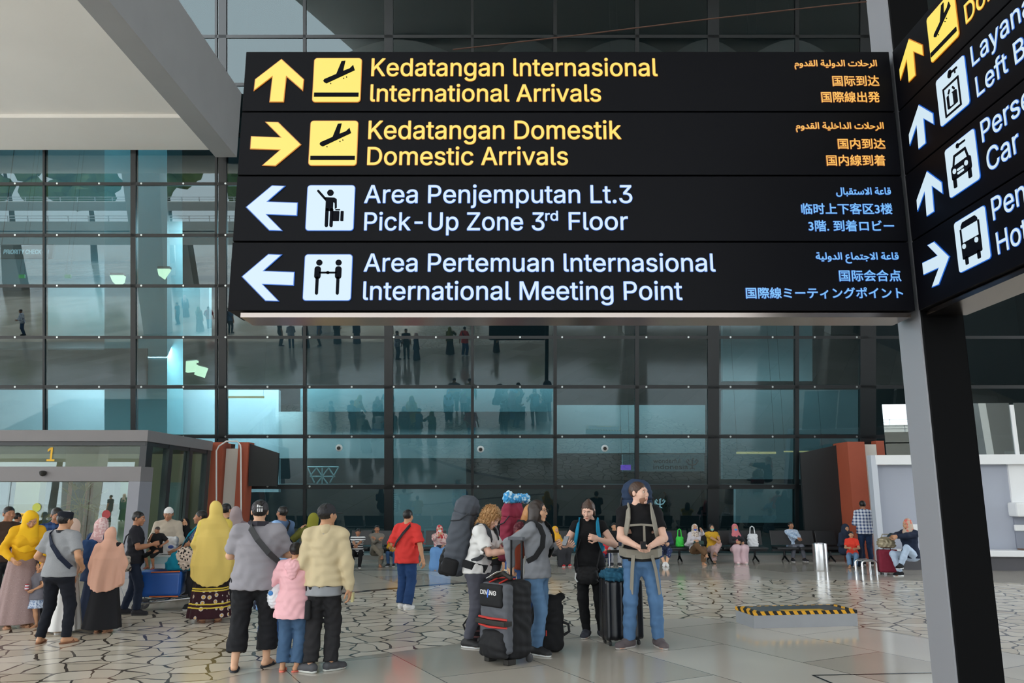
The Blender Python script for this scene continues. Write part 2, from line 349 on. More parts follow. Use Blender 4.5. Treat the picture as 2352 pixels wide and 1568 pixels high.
def put_text(body, org, ux, uy, un, m, parent, name='lettering', width=None, cap=None, height=None, font='inter', off=0.0, depth=.004, lift=0., ralign=False, bold=0.0):
    """text laid on the plane org + a*ux + b*uy, facing un; width/height fit its box"""
    f = FONT if font == 'inter' else None
    if f: body = body.replace('I', 'l')          # this face draws a plain stroke only for the small letter
    me = text_mesh(body, f); bv = verts(me); lo, hi = bv.min(0), bv.max(0)
    hm = text_mesh('H', f); ch = verts(hm)[:, 1].max(); bpy.data.meshes.remove(hm)
    v = bv
    if height: sy = height / (hi[1] - lo[1]); y0 = lo[1]
    else: sy = cap / ch; y0 = 0
    sx = width / (hi[0] - lo[0]) if width else sy
    x = (v[:, 0] - lo[0]) * sx; y = (v[:, 1] - y0) * sy
    o_, a, b, n_ = (np.array(q) for q in (org, ux, uy, un))
    fs = [tuple(p.vertices) for p in me.polygons]; bpy.data.meshes.remove(me)
    g = off or bold; k = 8 if off else 4; mb = MB()
    for i in range(k if g else 1):
        t = 2 * math.pi * i / k + (0 if off else .785)
        P = o_ + (x + g * math.cos(t))[:, None] * a + (y + g * math.sin(t))[:, None] * b + (lift + i * 2e-5) * n_
        mb.add(P.tolist(), fs)
    me = bpy.data.meshes.new(name); me.from_pydata(mb.v, [], mb.f)
    return link(name, me, m, parent)
# ================================================================ THE SIGNS
def emis(name, c, s):
    m = bpy.data.materials.new(name); m.use_nodes = True; b = N(m)['Principled BSDF']
    b.inputs['Base Color'].default_value = rgb(40, 40, 40); b.inputs['Emission Color'].default_value = rgb(*c); b.inputs['Emission Strength'].default_value = s; b.inputs['Roughness'].default_value = .4
    return m
EXPI = .64
YEL, YRIM = emis('sign_yellow', (252, 228, 96), EXPI), emis('sign_yellow_rim', (235, 140, 20), .45)
BLU, BRIM = emis('sign_ice_blue', (208, 230, 243), EXPI), emis('sign_blue_rim', (20, 110, 225), .5)
AMB, AMR = emis('sign_amber', (255, 190, 84), EXPI), emis('sign_amber_rim', (150, 70, 10), .4)
SKY, SKR = emis('sign_sky_blue', (120, 190, 250), EXPI), emis('sign_deep_blue', (8, 60, 150), .5)
PAN = mat('sign_panel', (7, 7, 12), .5, spec=.1); STEEL = mat('brushed_steel', (150, 150, 154), .45, .55)
YS = 3.25
def fz(x, y): p = at_y(x, y, YS); return p
X0 = (fz(563, 117).x + fz(525, 718).x) / 2; X1 = (fz(2038, 118).x + fz(2106, 710).x) / 2
rowz = [fz(1300, y).z for y in (117.5, 256.5, 403, 555, 714.5)]
UX, UZ, UN = Vector((1, 0, 0)), Vector((0, 0, 1)), Vector((0, -1, 0))
def glyph(polys, parent, name, m, plane, lift, th=.003):
    """flat cut-out shapes given as plane coordinates"""
    mb = MB()
    for p in polys: mb.prism([plane(a, b, lift) for a, b in p], plane(0, 0, th) - plane(0, 0, 0))
    return mb.build(name, m, parent)
def circ(cx, cy, r, ry=None, n=20): return [(cx + r * math.cos(2 * math.pi * k / n), cy + (ry or r) * math.sin(2 * math.pi * k / n)) for k in range(n)]
def rrect(x0, y0, x1, y1, r, n=5):
    o = []
    for cx, cy, a in ((x1 - r, y1 - r, 0), (x0 + r, y1 - r, 90), (x0 + r, y0 + r, 180), (x1 - r, y0 + r, 270)):
        o += [(cx + r * math.cos(R(a + 90 * k / n)), cy + r * math.sin(R(a + 90 * k / n))) for k in range(n + 1)]
    return o
def cap2(x0, y0, x1, y1, r, n=8):
    a = math.atan2(y1 - y0, x1 - x0); o = []
    for cx, cy, s in ((x1, y1, a - math.pi / 2), (x0, y0, a + math.pi / 2)):
        o += [(cx + r * math.cos(s + math.pi * k / n), cy + r * math.sin(s + math.pi * k / n)) for k in range(n + 1)]
    return o
UP = [(0, .5), (.5, .0), (.49, -.22), (.11, .12), (.09, -.5), (-.19, -.5), (-.16, .12), (-.5, -.22), (-.49, .02)]
UP = [(.02, .5), (.5, .02), (.49, -.22), (.135, .12), (.11, -.5), (-.16, -.5), (-.135, .12), (-.5, -.22), (-.49, .02)]
RT = [(y, -x) for x, y in UP]; LF = [(-y, x) for x, y in UP]
def inset(poly, d):
    cx = sum(p[0] for p in poly) / len(poly); cy = sum(p[1] for p in poly) / len(poly); n = len(poly); out = []
    ar = sum(poly[i][0] * poly[(i + 1) % n][1] - poly[(i + 1) % n][0] * poly[i][1] for i in range(n)); s = 1 if ar > 0 else -1
    for i in range(n):
        a, b, c = poly[i - 1], poly[i], poly[(i + 1) % n]
        def nr(p, q):
            l = math.hypot(q[0] - p[0], q[1] - p[1]) or 1; return ((q[1] - p[1]) / l * s, -(q[0] - p[0]) / l * s)
        n1, n2 = nr(a, b), nr(b, c); k = 1 + n1[0] * n2[0] + n1[1] * n2[1]; k = max(k, .35)
        out.append((b[0] + (n1[0] + n2[0]) / k * d, b[1] + (n1[1] + n2[1]) / k * d))
    return out
# pictograms in unit squares (-.5...5)
PLANE = [[(-.27, -.06), (-.29, -.03), (-.27, .01), (-.02, .13), (.08, .43), (.16, .44), (.12, .20), (.26, .26), (.33, .34), (.37, .22), (-.22, -.085)], [(-.47, -.3), (.47, -.3), (.47, -.39), (-.47, -.39)], circ(-.13, -.09, .012), circ(.14, .03, .012), circ(.2, .06, .012)]
WAVE = [circ(-.01, .33, .07), cap2(-.27, .37, -.12, .2, .025), [(-.15, .2), (-.12, .23), (.08, .22), (.13, .19), (.14, .0), (.1, -.03), (.09, .1), (.06, .12), (.06, -.08), (-.1, -.08), (-.1, .14)], cap2(-.065, -.05, -.065, -.4, .035), cap2(.035, -.05, .035, -.4, .035), rrect(.06, -.3, .2, -.08, .012), rrect(.225, -.3, .29, -.08, .012), cap2(.12, -.05, .2, -.05, .012)]
MEET = [circ(-.19, .32, .066), circ(.22, .32, .066), rrect(-.285, -.04, -.15, .24, .06), rrect(.155, -.04, .29, .24, .06), cap2(-.22, -.02, -.22, -.35, .033), cap2(.22, -.02, .22, -.35, .033), cap2(-.17, .1, .17, .1, .02), circ(.0, .1, .045, .03)]
LOCK = [cap2(.0, .36, .02, .4, .06), cap2(.02, .38, .25, .38, .022), [(.17, .38), (.2, .38), (.2, .3), (.17, .3)], [(-.28, .2), (-.28, -.42), (-.24, -.42), (-.24, .16), (.24, .16), (.24, -.38), (-.24, -.38), (-.24, -.42), (.28, -.42), (.28, .2)], rrect(-.17, -.3, .17, -.02, .03), cap2(-.1, .02, -.06, .07, .02), cap2(.1, .02, .06, .07, .02)]
CARI = [circ(-.04, .4, .05), cap2(-.02, .4, .2, .4, .018), [(-.2, .27), (.2, .27), (.27, .06), (.22, .06), (.17, .22), (-.17, .22), (-.22, .06), (-.27, .06)], rrect(-.33, -.22, .33, .06, .06), rrect(-.3, -.38, -.2, -.18, .02), rrect(.2, -.38, .3, -.18, .02)]
BUS = [[(-.2, .42), (.2, .42), (.26, .36), (.27, .3), (-.27, .3), (-.26, .36)], [(-.31, .3), (-.27, .3), (-.27, -.02), (-.31, -.02)], [(.27, .3), (.31, .3), (.31, -.02), (.27, -.02)], rrect(-.31, -.3, .31, .02, .03), rrect(-.24, -.42, -.15, -.26, .02), rrect(.15, -.42, .24, -.26, .02)]
CARL = [circ(-.2, -.06, .05), circ(.2, -.06, .05), rrect(-.1, -.1, .1, -.06, .01), rrect(-.1, -.17, .1, -.13, .01)]
def rows(sign, kind, zb, lx0, lx1, plane, mk):
    pass
# ---- front sign
sgn = empty('wayfinding_sign', (X0, YS, rowz[4]), label='wide black backlit arrivals sign with four text rows facing the plaza', cat='sign', group='hanging signs')
def loc(o):                                      # keep world coordinates while parented to an empty
    o.matrix_parent_inverse = o.parent.matrix_basis.inverted(); return o
def fplane(a, b, l): return Vector((a, YS - l, b))
rowdef = [
    (YEL, YRIM, AMB, AMR, (642, 186, 106, 97, UP), (775, 185, PLANE), [('Kedatangan Internasional', 853.4, 175, 1510, 135.4, None), ('International Arrivals', 851, 233.4, 1380, 195, None)],
     [('الرحلات الدولية القدوم', 1825.5, 138.5, 2012, 160), ('国际到达', 1912.7, 174.5, 2017, 198.4), ('国際線出発', 1887, 211.5, 2018, 235.5)]),
    (YEL, YRIM, AMB, AMR, (634, 331, 108, 100, RT), (766.5, 329.5, PLANE), [('Kedatangan Domestik', 846.5, 319.5, 1426.6, 278.4, None), ('Domestic Arrivals', 844, 379, 1304, 338.6, None)],
     [('الرحلات الداخلية القدوم', 1828.6, 281.5, 2027.6, 304), ('国内到达', 1925, 319, 2031, 342.5), ('国内線到着', 1899, 356.5, 2031, 381)]),
    (BLU, BRIM, SKY, SKR, (625, 478.5, 110, 103, LF), (759.5, 478, WAVE), [('Area Penjemputan Lt.3', 837, 466.4, 1452, 426, None), ('Pick-Up Zone 3', 837, 529, 1250, 488.5, None), ('rd', 1253, 507, 1281, None, 485), ('Floor', 1307, 528, 1442, 488, None)],
     [('قاعة الاستقبال', 1921, 431, 2044, 452), ('临时上下客区3楼', 1841, 467.5, 2047, 492), ('3階. 到着ロビー', 1857.7, 506.5, 2051, 531.5)]),
    (BLU, BRIM, SKY, SKR, (616.5, 638, 112, 107, LF), (753.5, 637.5, MEET), [('Area Pertemuan Internasional', 836, 623.5, 1643, 583, None), ('International Meeting Point', 834.5, 688.5, 1567, 647, None)],
     [('قاعة الاجتماع الدولية', 1874.7, 580, 2061.6, 605), ('国际会合点', 1928, 620.5, 2067, 646), ('国際線ミーティングポイント', 1713.7, 660.5, 2071.5, 685.5)])]
def row_common(pl, plane, kc, kr, ac, aw, ah, shape, ic, isz, pic, lift0=0.002):
    ap = [(ac[0] + a * aw, ac[1] + b * ah) for a, b in shape]
    loc2(glyph([inset(ap, .0035)], pl, 'arrow_rim', kr, plane, lift0), pl); loc2(glyph([ap], pl, 'arrow', kc, plane, lift0 + .002), pl)
    h = isz / 2; sq = rrect(ic[0] - h, ic[1] - h, ic[0] + h, ic[1] + h, isz * .06)
    loc2(glyph([inset(sq, .003)], pl, 'pictogram_rim', kr, plane, lift0), pl); s = loc2(glyph([sq], pl, 'pictogram', kc, plane, lift0 + .002), pl)
    return [[(ic[0] + a * isz, ic[1] + b * isz) for a, b in p] for p in pic]
def loc2(o, pl):
    o.matrix_parent_inverse = (pl.parent.matrix_basis @ pl.matrix_parent_inverse).inverted() if False else Matrix.Identity(4)
    m = pl.matrix_parent_inverse; o.matrix_parent_inverse = (pl.parent.matrix_basis @ m).inverted(); return o
PAND = mat('sign_cutout', (12, 14, 22), .6, spec=.05)
for i, (kc, kr, sc, sr, ar, ic, lat, asia) in enumerate(rowdef):
    z1, z0 = rowz[i] - .003, rowz[i + 1] + .003
    pl = loc(MB().box(((X0 + X1) / 2, YS + .1, (z0 + z1) / 2), ((X1 - X0) / 2, .1, (z1 - z0) / 2)).build('panel', PAN, sgn, bevel=.003))
    c = fz(ar[0], ar[1]); q = fz(ar[0] + ar[2], ar[1] + ar[3]); p = fz(*ic[:2])
    e = fz(ic[0] + 54, ic[1])
    shp = row_common(pl, fplane, kc, kr, (c.x, c.z), abs(q.x - c.x), abs(q.z - c.z), ar[4], (p.x, p.z), abs(e.x - p.x) * 2, ic[2])
    loc2(glyph(shp, pl, 'pictogram_figure', PAND, fplane, .007), pl)
    for body, x0, yb_, x1, yc, ytop in lat:
        a = fz(x0, yb_); b = fz(x1, yb_)
        if yc is not None:
            cap = fz(x0, yc).z - a.z; kw = dict(cap=cap)
        else: kw = dict(height=fz(x0, ytop).z - a.z)
        loc2(put_text(body, a, UX, UZ, UN, kr, pl, 'lettering_rim', width=b.x - a.x, off=.0026, lift=.002, depth=.002, **kw), pl)
        loc2(put_text(body, a, UX, UZ, UN, kc, pl, 'lettering', width=b.x - a.x, bold=.0009, lift=.004, depth=.002, **kw), pl)
    for k, (body, x0, yt, x1, yb_) in enumerate(asia):
        a = fz(x0, yb_); b = fz(x1, yt); t = shape_arabic(body) if k == 0 else body
        kw = dict(width=b.x - a.x, height=b.z - a.z, font=None)
        loc2(put_text(t, a, UX, UZ, UN, sr, pl, 'lettering_rim', off=.0026, lift=.002, depth=.002, **kw), pl)
        loc2(put_text(t, a, UX, UZ, UN, sc, pl, 'lettering', bold=.0008, lift=.004, depth=.002, **kw), pl)
loc(MB().box(((X0 + X1) / 2 + .02, YS + .105, rowz[4] - .012), ((X1 - X0) / 2 - .03, .085, .01)).build('bottom_tray', mat('tray_steel', (128, 118, 112), .22, 1), sgn))
# ---- side sign, at a right angle, reaching back past the photographer's right
XS = X1 + .015
def gx(x, y): return at_x(x, y, XS)
Yn = 1.15
sg2 = empty('wayfinding_sign', (XS, YS, rowz[4]), label='black backlit sign with car rental and bus rows running off the right edge', cat='sign', group='hanging signs')
def splane(a, b, l): return Vector((XS - l, a, b))
szs = [gx(2114, 705).z] + [gx(2096, 549).z, gx(2076, 398).z, gx(2055, 247).z]
sz = [rowz[4], rowz[3], rowz[2], rowz[1], rowz[0] + .0]
AX, AN = Vector((0, -1, 0)), Vector((-1, 0, 0))
side = [
    (YEL, YRIM, (2094, 135), UP, (2167, 62), PLANE, [('Domestik', 2221, 55, 2214, 15)]),
    (BLU, BRIM, (2117, 288), UP, (2190, 211), LOCK, [('Layanan', 2235.6, 153, 2230, 110), ('Left Baggage', 2247, 223, 2240, 180.5)]),
    (BLU, BRIM, (2136, 442), UP, (2212, 377), CARI, [('Persewaan', 2259, 327, 2252.6, 281), ('Car Rental', 2272, 395, 2266, 346)]),
    (BLU, BRIM, (2152, 604), RT, (2235, 551), BUS, [('Penjemputan', 2284, 506, 2278, 457), ('Hotel', 2295, 584, 2288, 536)])]
for i, (kc, kr, ac, shp_, ic, pic, tx) in enumerate(side):
    z1, z0 = sz[4 - i] - .003, sz[3 - i] + .003
    pl = loc(MB().box((XS + .1, (YS + Yn) / 2, (z0 + z1) / 2), (.1, (YS - Yn) / 2, (z1 - z0) / 2)).build('panel', PAN, sg2, bevel=.003))
    a = gx(*ac); p = gx(*ic)
    if pic is LOCK or pic is CARI or pic is BUS: pass
    shp = row_common(pl, lambda u, b, l: splane(-u, b, l), kc, kr, (-a.y, a.z), .195, .18, shp_, (-p.y, p.z), .2, pic)
    fig = [shp[k] for k in range(len(shp))]
    loc2(glyph(fig, pl, 'pictogram_figure', PAND, lambda u, b, l: splane(-u, b, l), .007), pl)
    if pic is CARI or pic is BUS: loc2(glyph([[(-p.y + u * .2, p.z + v * .2) for u, v in q] for q in CARL[:2 if pic is BUS else 4]], pl, 'pictogram_lights', kc, lambda u, b, l: splane(-u, b, l), .011), pl)
    if pic is LOCK: loc2(glyph([[(-p.y + u * .2, p.z + v * .2) for u, v in q] for q in [rrect(-.05, -.28, .05, -.04, .01)]], pl, 'pictogram_lights', kc, lambda u, b, l: splane(-u, b, l), .011), pl)
    for body, x0, y0, x1, y1 in tx:
        o_ = gx(x0, y0); cap = gx(x1, y1).z - o_.z
        loc2(put_text(body, o_, AX, UZ, AN, kr, pl, 'lettering_rim', cap=cap, off=.003, lift=.002, depth=.002), pl)
        loc2(put_text(body, o_, AX, UZ, AN, kc, pl, 'lettering', cap=cap, bold=.0009, lift=.004, depth=.002), pl)
loc(MB().box((XS + .105, (YS + Yn) / 2, rowz[4] - .012), (.085, (YS - Yn) / 2 - .02, .01)).build('bottom_tray', MATS['tray_steel'], sg2))
# ---- post at the corner
yp = YS + .02
pa, pb = at_y(2120, 760, yp), at_y(2217, 760, yp)
post = empty('sign_post', ((pa.x + pb.x) / 2, yp + .1, 0), label='tall square post with black front and brushed steel side under the sign corner', cat='post')
loc(MB().box(((pa.x + pb.x) / 2, yp + .1, 2.2), ((pb.x - pa.x) / 2, .1, 2.2)).build('black_cladding', mat('black_cladding', (12, 12, 13), .5, spec=.06), post, bevel=.004))
loc(MB().box((pa.x - .004, yp + .1, 2.2), (.004, .092, 2.2)).build('steel_cladding', STEEL, post))
# rusty stay cable over the front sign
cb = [at_y(1040, 114, YS + .1), at_y(1300, 84, YS + .12), at_y(1600, 47, YS + .14), at_y(1900, 13, YS + .16), at_y(1990, 4, YS + .17)]
tagp(MB().tube(cb, .0035, 6).build('stay_cable', mat('rusty_cable', (84, 58, 46), .8)), 'thin rusty cable rising from the top of the front sign to the post', 'cable')
# ================================================================ GLASS ENTRANCE BOX
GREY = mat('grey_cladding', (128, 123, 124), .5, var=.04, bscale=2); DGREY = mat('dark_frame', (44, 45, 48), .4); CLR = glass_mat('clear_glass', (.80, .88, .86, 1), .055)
YB = 17.8; xr = at_y(345, 990, YB).x; zt = at_y(340, 988, YB).z; XL = -15.5
ent = empty('entrance_vestibule', (xr, YB, 0), label='grey framed glass entrance vestibule marked 1 at the far left', cat='entrance')
zf = at_y(340, 1014, YB).z
loc(MB().box(((XL + xr) / 2, YB + 1.85, (zt + zf) / 2), ((xr - XL) / 2, 1.95, (zt - zf) / 2)).build('roof', GREY, ent, bevel=.01))
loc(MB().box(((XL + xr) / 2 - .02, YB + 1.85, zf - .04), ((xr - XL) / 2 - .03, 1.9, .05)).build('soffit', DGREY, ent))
for y0, wd in ((17.86, .15), (19.0, .1), (20.2, .1), (21.4, .12)):
    loc(MB().box((xr - .1, y0 + .05, zf / 2), (.075, wd, zf / 2)).build('post', DGREY, ent))
zl1, zl0 = at_y(200, 1071, YB - .4).z, at_y(200, 1105, YB - .4).z
xp1, xp0 = at_y(323, 1090, YB - .4).x, at_y(291, 1150, YB - .4).x
loc(MB().box(((XL + xp1) / 2, YB - .1, (zl0 + zl1) / 2), ((xp1 - XL) / 2, .3, (zl1 - zl0) / 2)).build('door_lintel', GREY, ent, bevel=.008))
loc(MB().box(((xp0 + xp1) / 2, YB - .1, zl0 / 2), ((xp1 - xp0) / 2, .3, zl0 / 2)).build('door_jamb', mat('grey_jamb', (142, 142, 150), .5), ent, bevel=.008))
loc(MB().box(((XL + xr) / 2, YB + .1, (zl1 + zf) / 2), ((xr - XL) / 2 - .1, .01, (zf - zl1) / 2)).build('transom_glass', CLR, ent))
xd = at_y(110, 1200, YB).x
for a, b in ((XL, at_y(15, 1200, YB).x), (at_y(15, 1200, YB).x, xd), (xd, at_y(200, 1200, YB).x), (at_y(200, 1200, YB).x, xp0)):
    loc(MB().box(((a + b) / 2, YB, zl0 / 2), ((b - a) / 2 - .008, .01, zl0 / 2 - .01)).build('door_leaf', CLR, ent))
for a, b in ((18.0, 18.95), (19.1, 20.1), (20.3, 21.3)):
    loc(MB().box((xr - .1, (a + b) / 2 + .05, zf / 2), (.01, (b - a) / 2, zf / 2)).build('side_glass', CLR, ent))
YLW = mat('sticker_yellow', (248, 190, 30), .5)
o1 = at_y(107, 1058, YB + .08); loc(put_text('1', o1, UX, UZ, UN, YLW, ent, 'gate_number', height=at_y(107, 1027, YB).z - o1.z, width=.17, bold=.008))
def sticker(x0, y0, x1, y1, m, name='sticker', txt=None, tm=None, rnd=False):
    sticker.k += 1; YL = YB - .02 - .005 * (sticker.k % 2); a, b = at_y(x0, y1, YL), at_y(x1, y0, YL)
    pts = circ((a.x + b.x) / 2, (a.z + b.z) / 2, (b.x - a.x) / 2) if rnd else rrect(a.x, a.z, b.x, b.z, .015)
    loc(glyph([pts], ent, name, m, lambda u, v, l: Vector((u, YL - l, v)), 0))
    if txt: loc(put_text(txt, Vector((a.x + .03, YL - .003, a.z + (b.z - a.z) * .3)), UX, UZ, UN, tm, ent, 'sticker_lettering', width=b.x - a.x - .06, height=(b.z - a.z) * .4, lift=.003, bold=.002))
sticker.k = -1
WP = mat('paper_white', (222, 224, 220), .6); BLK = mat('ink_black', (30, 26, 20), .6)
sticker(36, 1177, 70, 1193, WP); sticker(41, 1178.5, 66, 1189, YLW, txt='NO ENTRY', tm=BLK)
sticker(130, 1173, 163, 1190, WP); sticker(134, 1174, 158, 1187, YLW, txt='NO ENTRY', tm=BLK)
sticker(73, 1154, 95, 1176, mat('sticker_lime', (196, 200, 74), .5), rnd=True); sticker(73, 1182, 88, 1190, YLW)
sticker(233, 1170, 255, 1192, mat('sticker_red', (160, 36, 40), .5), rnd=True)
cmr = at_y(98, 1086, YB - .45); loc(MB().lathe([(.0, -.07), (.05, -.05), (.07, 0), (.07, .03), (.03, .05)], cmr, 16).build('security_camera', BLK, ent, smooth=True))
# lobby behind the doors
struct(MB().box(((XL + xr) / 2, 22.4, 1.5), ((xr - XL) / 2, .05, 1.5)).build('wall_lobby', mat('lobby_wall', (142, 138, 112), .6)))
for x0, x1, Y, c in ((-20, 18, 21, (60, 74, 92)), (105, 140, 20, (62, 68, 70)), (165, 182, 20.6, (70, 78, 76)), (232, 262, 21, (92, 90, 84)), (0, 90, 21.6, (176, 170, 120)), (270, 300, 21.4, (120, 150, 96)), (375, 420, 21.8, (110, 134, 136)), (140, 200, 21.9, (134, 90, 74))):
    a, b = at_y(x0, 1200, Y), at_y(x1, 1200, Y)
    struct(MB().box(((a.x + b.x) / 2, Y, 1.05), ((b.x - a.x) / 2, .15, 1.05)).build('column_lobby', mat('lobby_%d_%d' % (x0, c[0]), c, .5)))
lm = area('lobby_lamp', ((XL + xr) / 2, 20, zf - .12), (5, 2.5), 14, col=(1, 1, .92))
# palm added inside the lobby, standing in for a mirrored outdoor palm
pt = empty('palm_stand_in', (at_y(185, 1170, 18.9).x, 18.9, 0), label='potted fan palm behind the glass doors of the vestibule', cat='plant')
MB().lathe([(.2, 0), (.26, .05), (.3, .45), (.27, .45)], n=18).build('pot', mat('pot_clay', (120, 70, 55), .7), pt, smooth=True)
MB().tube([(0, 0, .4), (.02, 0, 1.0), (0, .02, 1.55)], [.07, .05, .04]).build('trunk', mat('palm_trunk', (112, 86, 60), .9), pt, smooth=True)
rnd = random.Random(4); lf = MB()
for k in range(16):
    a = k * 2.4; e = rnd.uniform(-.5, 1.0); d = Vector((math.cos(a) * math.cos(e), math.sin(a) * math.cos(e), math.sin(e))); b = Vector((0, 0, 1.5)); tip = b + d * .45
    lf.tube([b, tip], .008, 5)
    sd_ = d.cross(Vector((0, 0, 1))).normalized()
    for j in range(-5, 6):
        q = (d + sd_ * j * .22 - Vector((0, 0, .05 * abs(j)))).normalized(); l = .42; t2 = tip + q * l - Vector((0, 0, .08))
        wv = q.cross(Vector((0, 0, 1))).normalized() * .016
        lf.add([tip, tip + q * l * .5 + wv, t2, tip + q * l * .5 - wv], [(0, 1, 2, 3)])
lf.build('fronds', mat('palm_frond', (124, 112, 56), .6), pt)
# ================================================================ BOOTH ON THE RIGHT
BWH, BGR = mat('booth_white', (232, 232, 232), .4), mat('booth_grey', (166, 170, 182), .5)
bo = at_z(2022, 1306); byaw = R(-6)
bt = empty('service_booth', (bo.x, bo.y, 0), byaw, 'white and grey booth with mirror glass screen and ledge at the right', 'booth')
zh1, zh0 = at_y(2010, 1045, bo.y).z, at_y(2010, 1067, bo.y).z; zg = at_y(2022, 928, bo.y).z
MB().box((.06, .1, zh1 / 2), (.07, .14, zh1 / 2)).build('corner_post', mat('booth_post', (196, 200, 208), .4), bt, bevel=.006)
MB().box((2.9, .05, (zh0 + zh1) / 2), (2.8, .1, (zh1 - zh0) / 2)).build('header', BWH, bt, bevel=.006)
MB().box((1.7, .3, zh0 / 2), (1.6, .06, zh0 / 2)).build('back_panel', BGR, bt)
MB().box((4.55, .22, 2.15), (1.25, .05, .68)).build('upper_panel', BWH, bt, bevel=.01)
MB().box((4.55, .24, .75), (1.25, .05, .74)).build('lower_panel', mat('booth_grey_dark', (134, 138, 150), .5), bt)
MB().box((4.4, .02, 1.42), (1.2, .22, .17)).build('shelf', BWH, bt, bevel=.05)
MB().box((2.9, -.1, .40), (2.75, .25, .07)).build('bench_ledge', BWH, bt, bevel=.015)
MB().box((2.9, -.02, .17), (2.7, .12, .17)).build('bench_base', mat('bench_base', (88, 86, 90), .5), bt)
for x in (1.12, 3.55): MB().box((x, .16, .98), (.28, .03, .075)).build('light_strip', BWH, bt, bevel=.02)
for k in range(9): MB().box((3.3 + .16 * k, -.1, .485), (.05, .2, .014)).build('seat_slat', mat('seat_slat', (110, 84, 70), .6), bt)
scr = glass_mat('mirror_glass', (.5, .55, .56, 1), .34)
for a, b in ((.42, 1.55), (1.6, 3.46), (3.56, 5.5)):
    MB().box(((a + b) / 2, .1, (zh1 + zg) / 2), ((b - a) / 2, .01, (zg - zh1) / 2)).build('screen_glass', scr, bt)
MB().box((3.51, .08, (zh1 + zg) / 2 - .05), (.045, .02, (zg - zh1) / 2)).build('screen_mullion', BWH, bt)
# ================================================================ SMALL FLOOR OBJECTS
A, B, D = at_z(1732, 1443), at_z(1971, 1437), at_z(1691, 1428); E_ = B + (D - A)
zt_ = at_y(1732, 1406, A.y).z
pf = empty('hazard_platform', (A.x, A.y, 0), label='low grey box edged with black and yellow hazard tape on the tiles', cat='platform')
up = Vector((0, 0, zt_)); cen = (A + B + D + E_) / 4
loc(MB().prism([A, B, E_, D], up).build('body', mat('platform_grey', (158, 160, 164), .55, var=.08, bscale=5), pf))
def hazard():
    m = bpy.data.materials.new('hazard_tape'); m.use_nodes = True; nt = m.node_tree; b = nt.nodes['Principled BSDF']; L = nt.links.new
    tc = nt.nodes.new('ShaderNodeTexCoord'); mp = nt.nodes.new('ShaderNodeMapping'); mp.inputs['Rotation'].default_value = (0, R(32), R(20)); wv = nt.nodes.new('ShaderNodeTexWave'); wv.wave_profile = 'SAW'; wv.inputs['Scale'].default_value = 3.6
    gt = nt.nodes.new('ShaderNodeMath'); gt.operation = 'GREATER_THAN'; gt.inputs[1].default_value = .5; mx = nt.nodes.new('ShaderNodeMix'); mx.data_type = 'RGBA'; mx.inputs[6].default_value = rgb(24, 22, 20); mx.inputs[7].default_value = rgb(232, 170, 40)
    L(tc.outputs['Object'], mp.inputs['Vector']); L(mp.outputs[0], wv.inputs['Vector']); L(wv.outputs['Fac'], gt.inputs[0]); L(gt.outputs[0], mx.inputs[0]); L(mx.outputs[2], b.inputs['Base Color']); b.inputs['Roughness'].default_value = .5; return m
HZ = hazard()
def shr(p, k): return p + (cen - p).normalized() * k
ring = MB(); q = [A, B, E_, D]
for i in range(4):
    a, b = q[i], q[(i + 1) % 4]; out = (((a + b) / 2 - cen).normalized()) * .004
    ring.prism([a + out + up * .8, b + out + up * .8, b + out + up * 1.01, a + out + up * 1.01], -out * .9)
    ring.prism([a + up * 1.012, b + up * 1.012, shr(b, .12) + up * 1.012, shr(a, .12) + up * 1.012], (0, 0, .003))
loc(ring.build('hazard_tape', HZ, pf))
loc(MB().prism([shr(p, .12) + up * 1.012 for p in q], (0, 0, .002)).build('top_plate', mat('plate_grey', (84, 88, 92), .3), pf))
l0 = cen + up * 1.02; ex = (B - A).normalized(); ey = (D - A).normalized()
loc(MB().prism([l0 + ex * s * .3 + ey * t * .07 - ey * .2 for s, t in ((-1, -1), (1, -1), (1, 1), (-1, 1))], (0, 0, .003)).build('notice', mat('notice_yellow', (206, 160, 44), .5), pf))
# litter bin
bb = at_z(1893, 1312); rb = (at_y(1910, 1280, bb.y).x - at_y(1877, 1280, bb.y).x) / 2; hb = at_y(1893, 1248, bb.y).z
bn = empty('litter_bin', (bb.x, bb.y + rb, 0), label='brushed steel cylindrical litter bin standing on the tiles', cat='bin')
MB().lathe([(rb * .97, 0), (rb, .02), (rb, hb - .03), (rb * .98, hb - .01)], n=32).build('body', mat('bin_steel', (205, 205, 206), .25, 1), bn, smooth=True)
MB().lathe([(rb * .99, hb - .012), (rb * .97, hb), (rb * .7, hb), (rb * .68, hb - .1)], n=32).build('rim', mat('rim_steel', (175, 175, 178), .2, 1), bn, smooth=True)
# chrome barrier
CHR = mat('chrome_tube', (220, 220, 222), .12, 1)
cr = empty('chrome_barrier', at_z(1982, 1319), R(4), 'small chrome tube barrier bent like a hoop beside the red suitcase', 'barrier'); cr.location.z = 0
for dy in (0, .3): MB().tube([(0, dy, 0), (0, dy, .25), (.02, dy, .285), (.06, dy, .30), (.28, dy, .30), (.32, dy, .285), (.34, dy, .25), (.34, dy, 0)], .026, 10).build('hoop', CHR, cr, smooth=True)
MB().tube([(.06, 0, .30), (.06, .3, .30)], .022, 10).tube([(.28, 0, .30), (.28, .3, .30)], .022, 10).build('crossbar', CHR, cr, smooth=True)
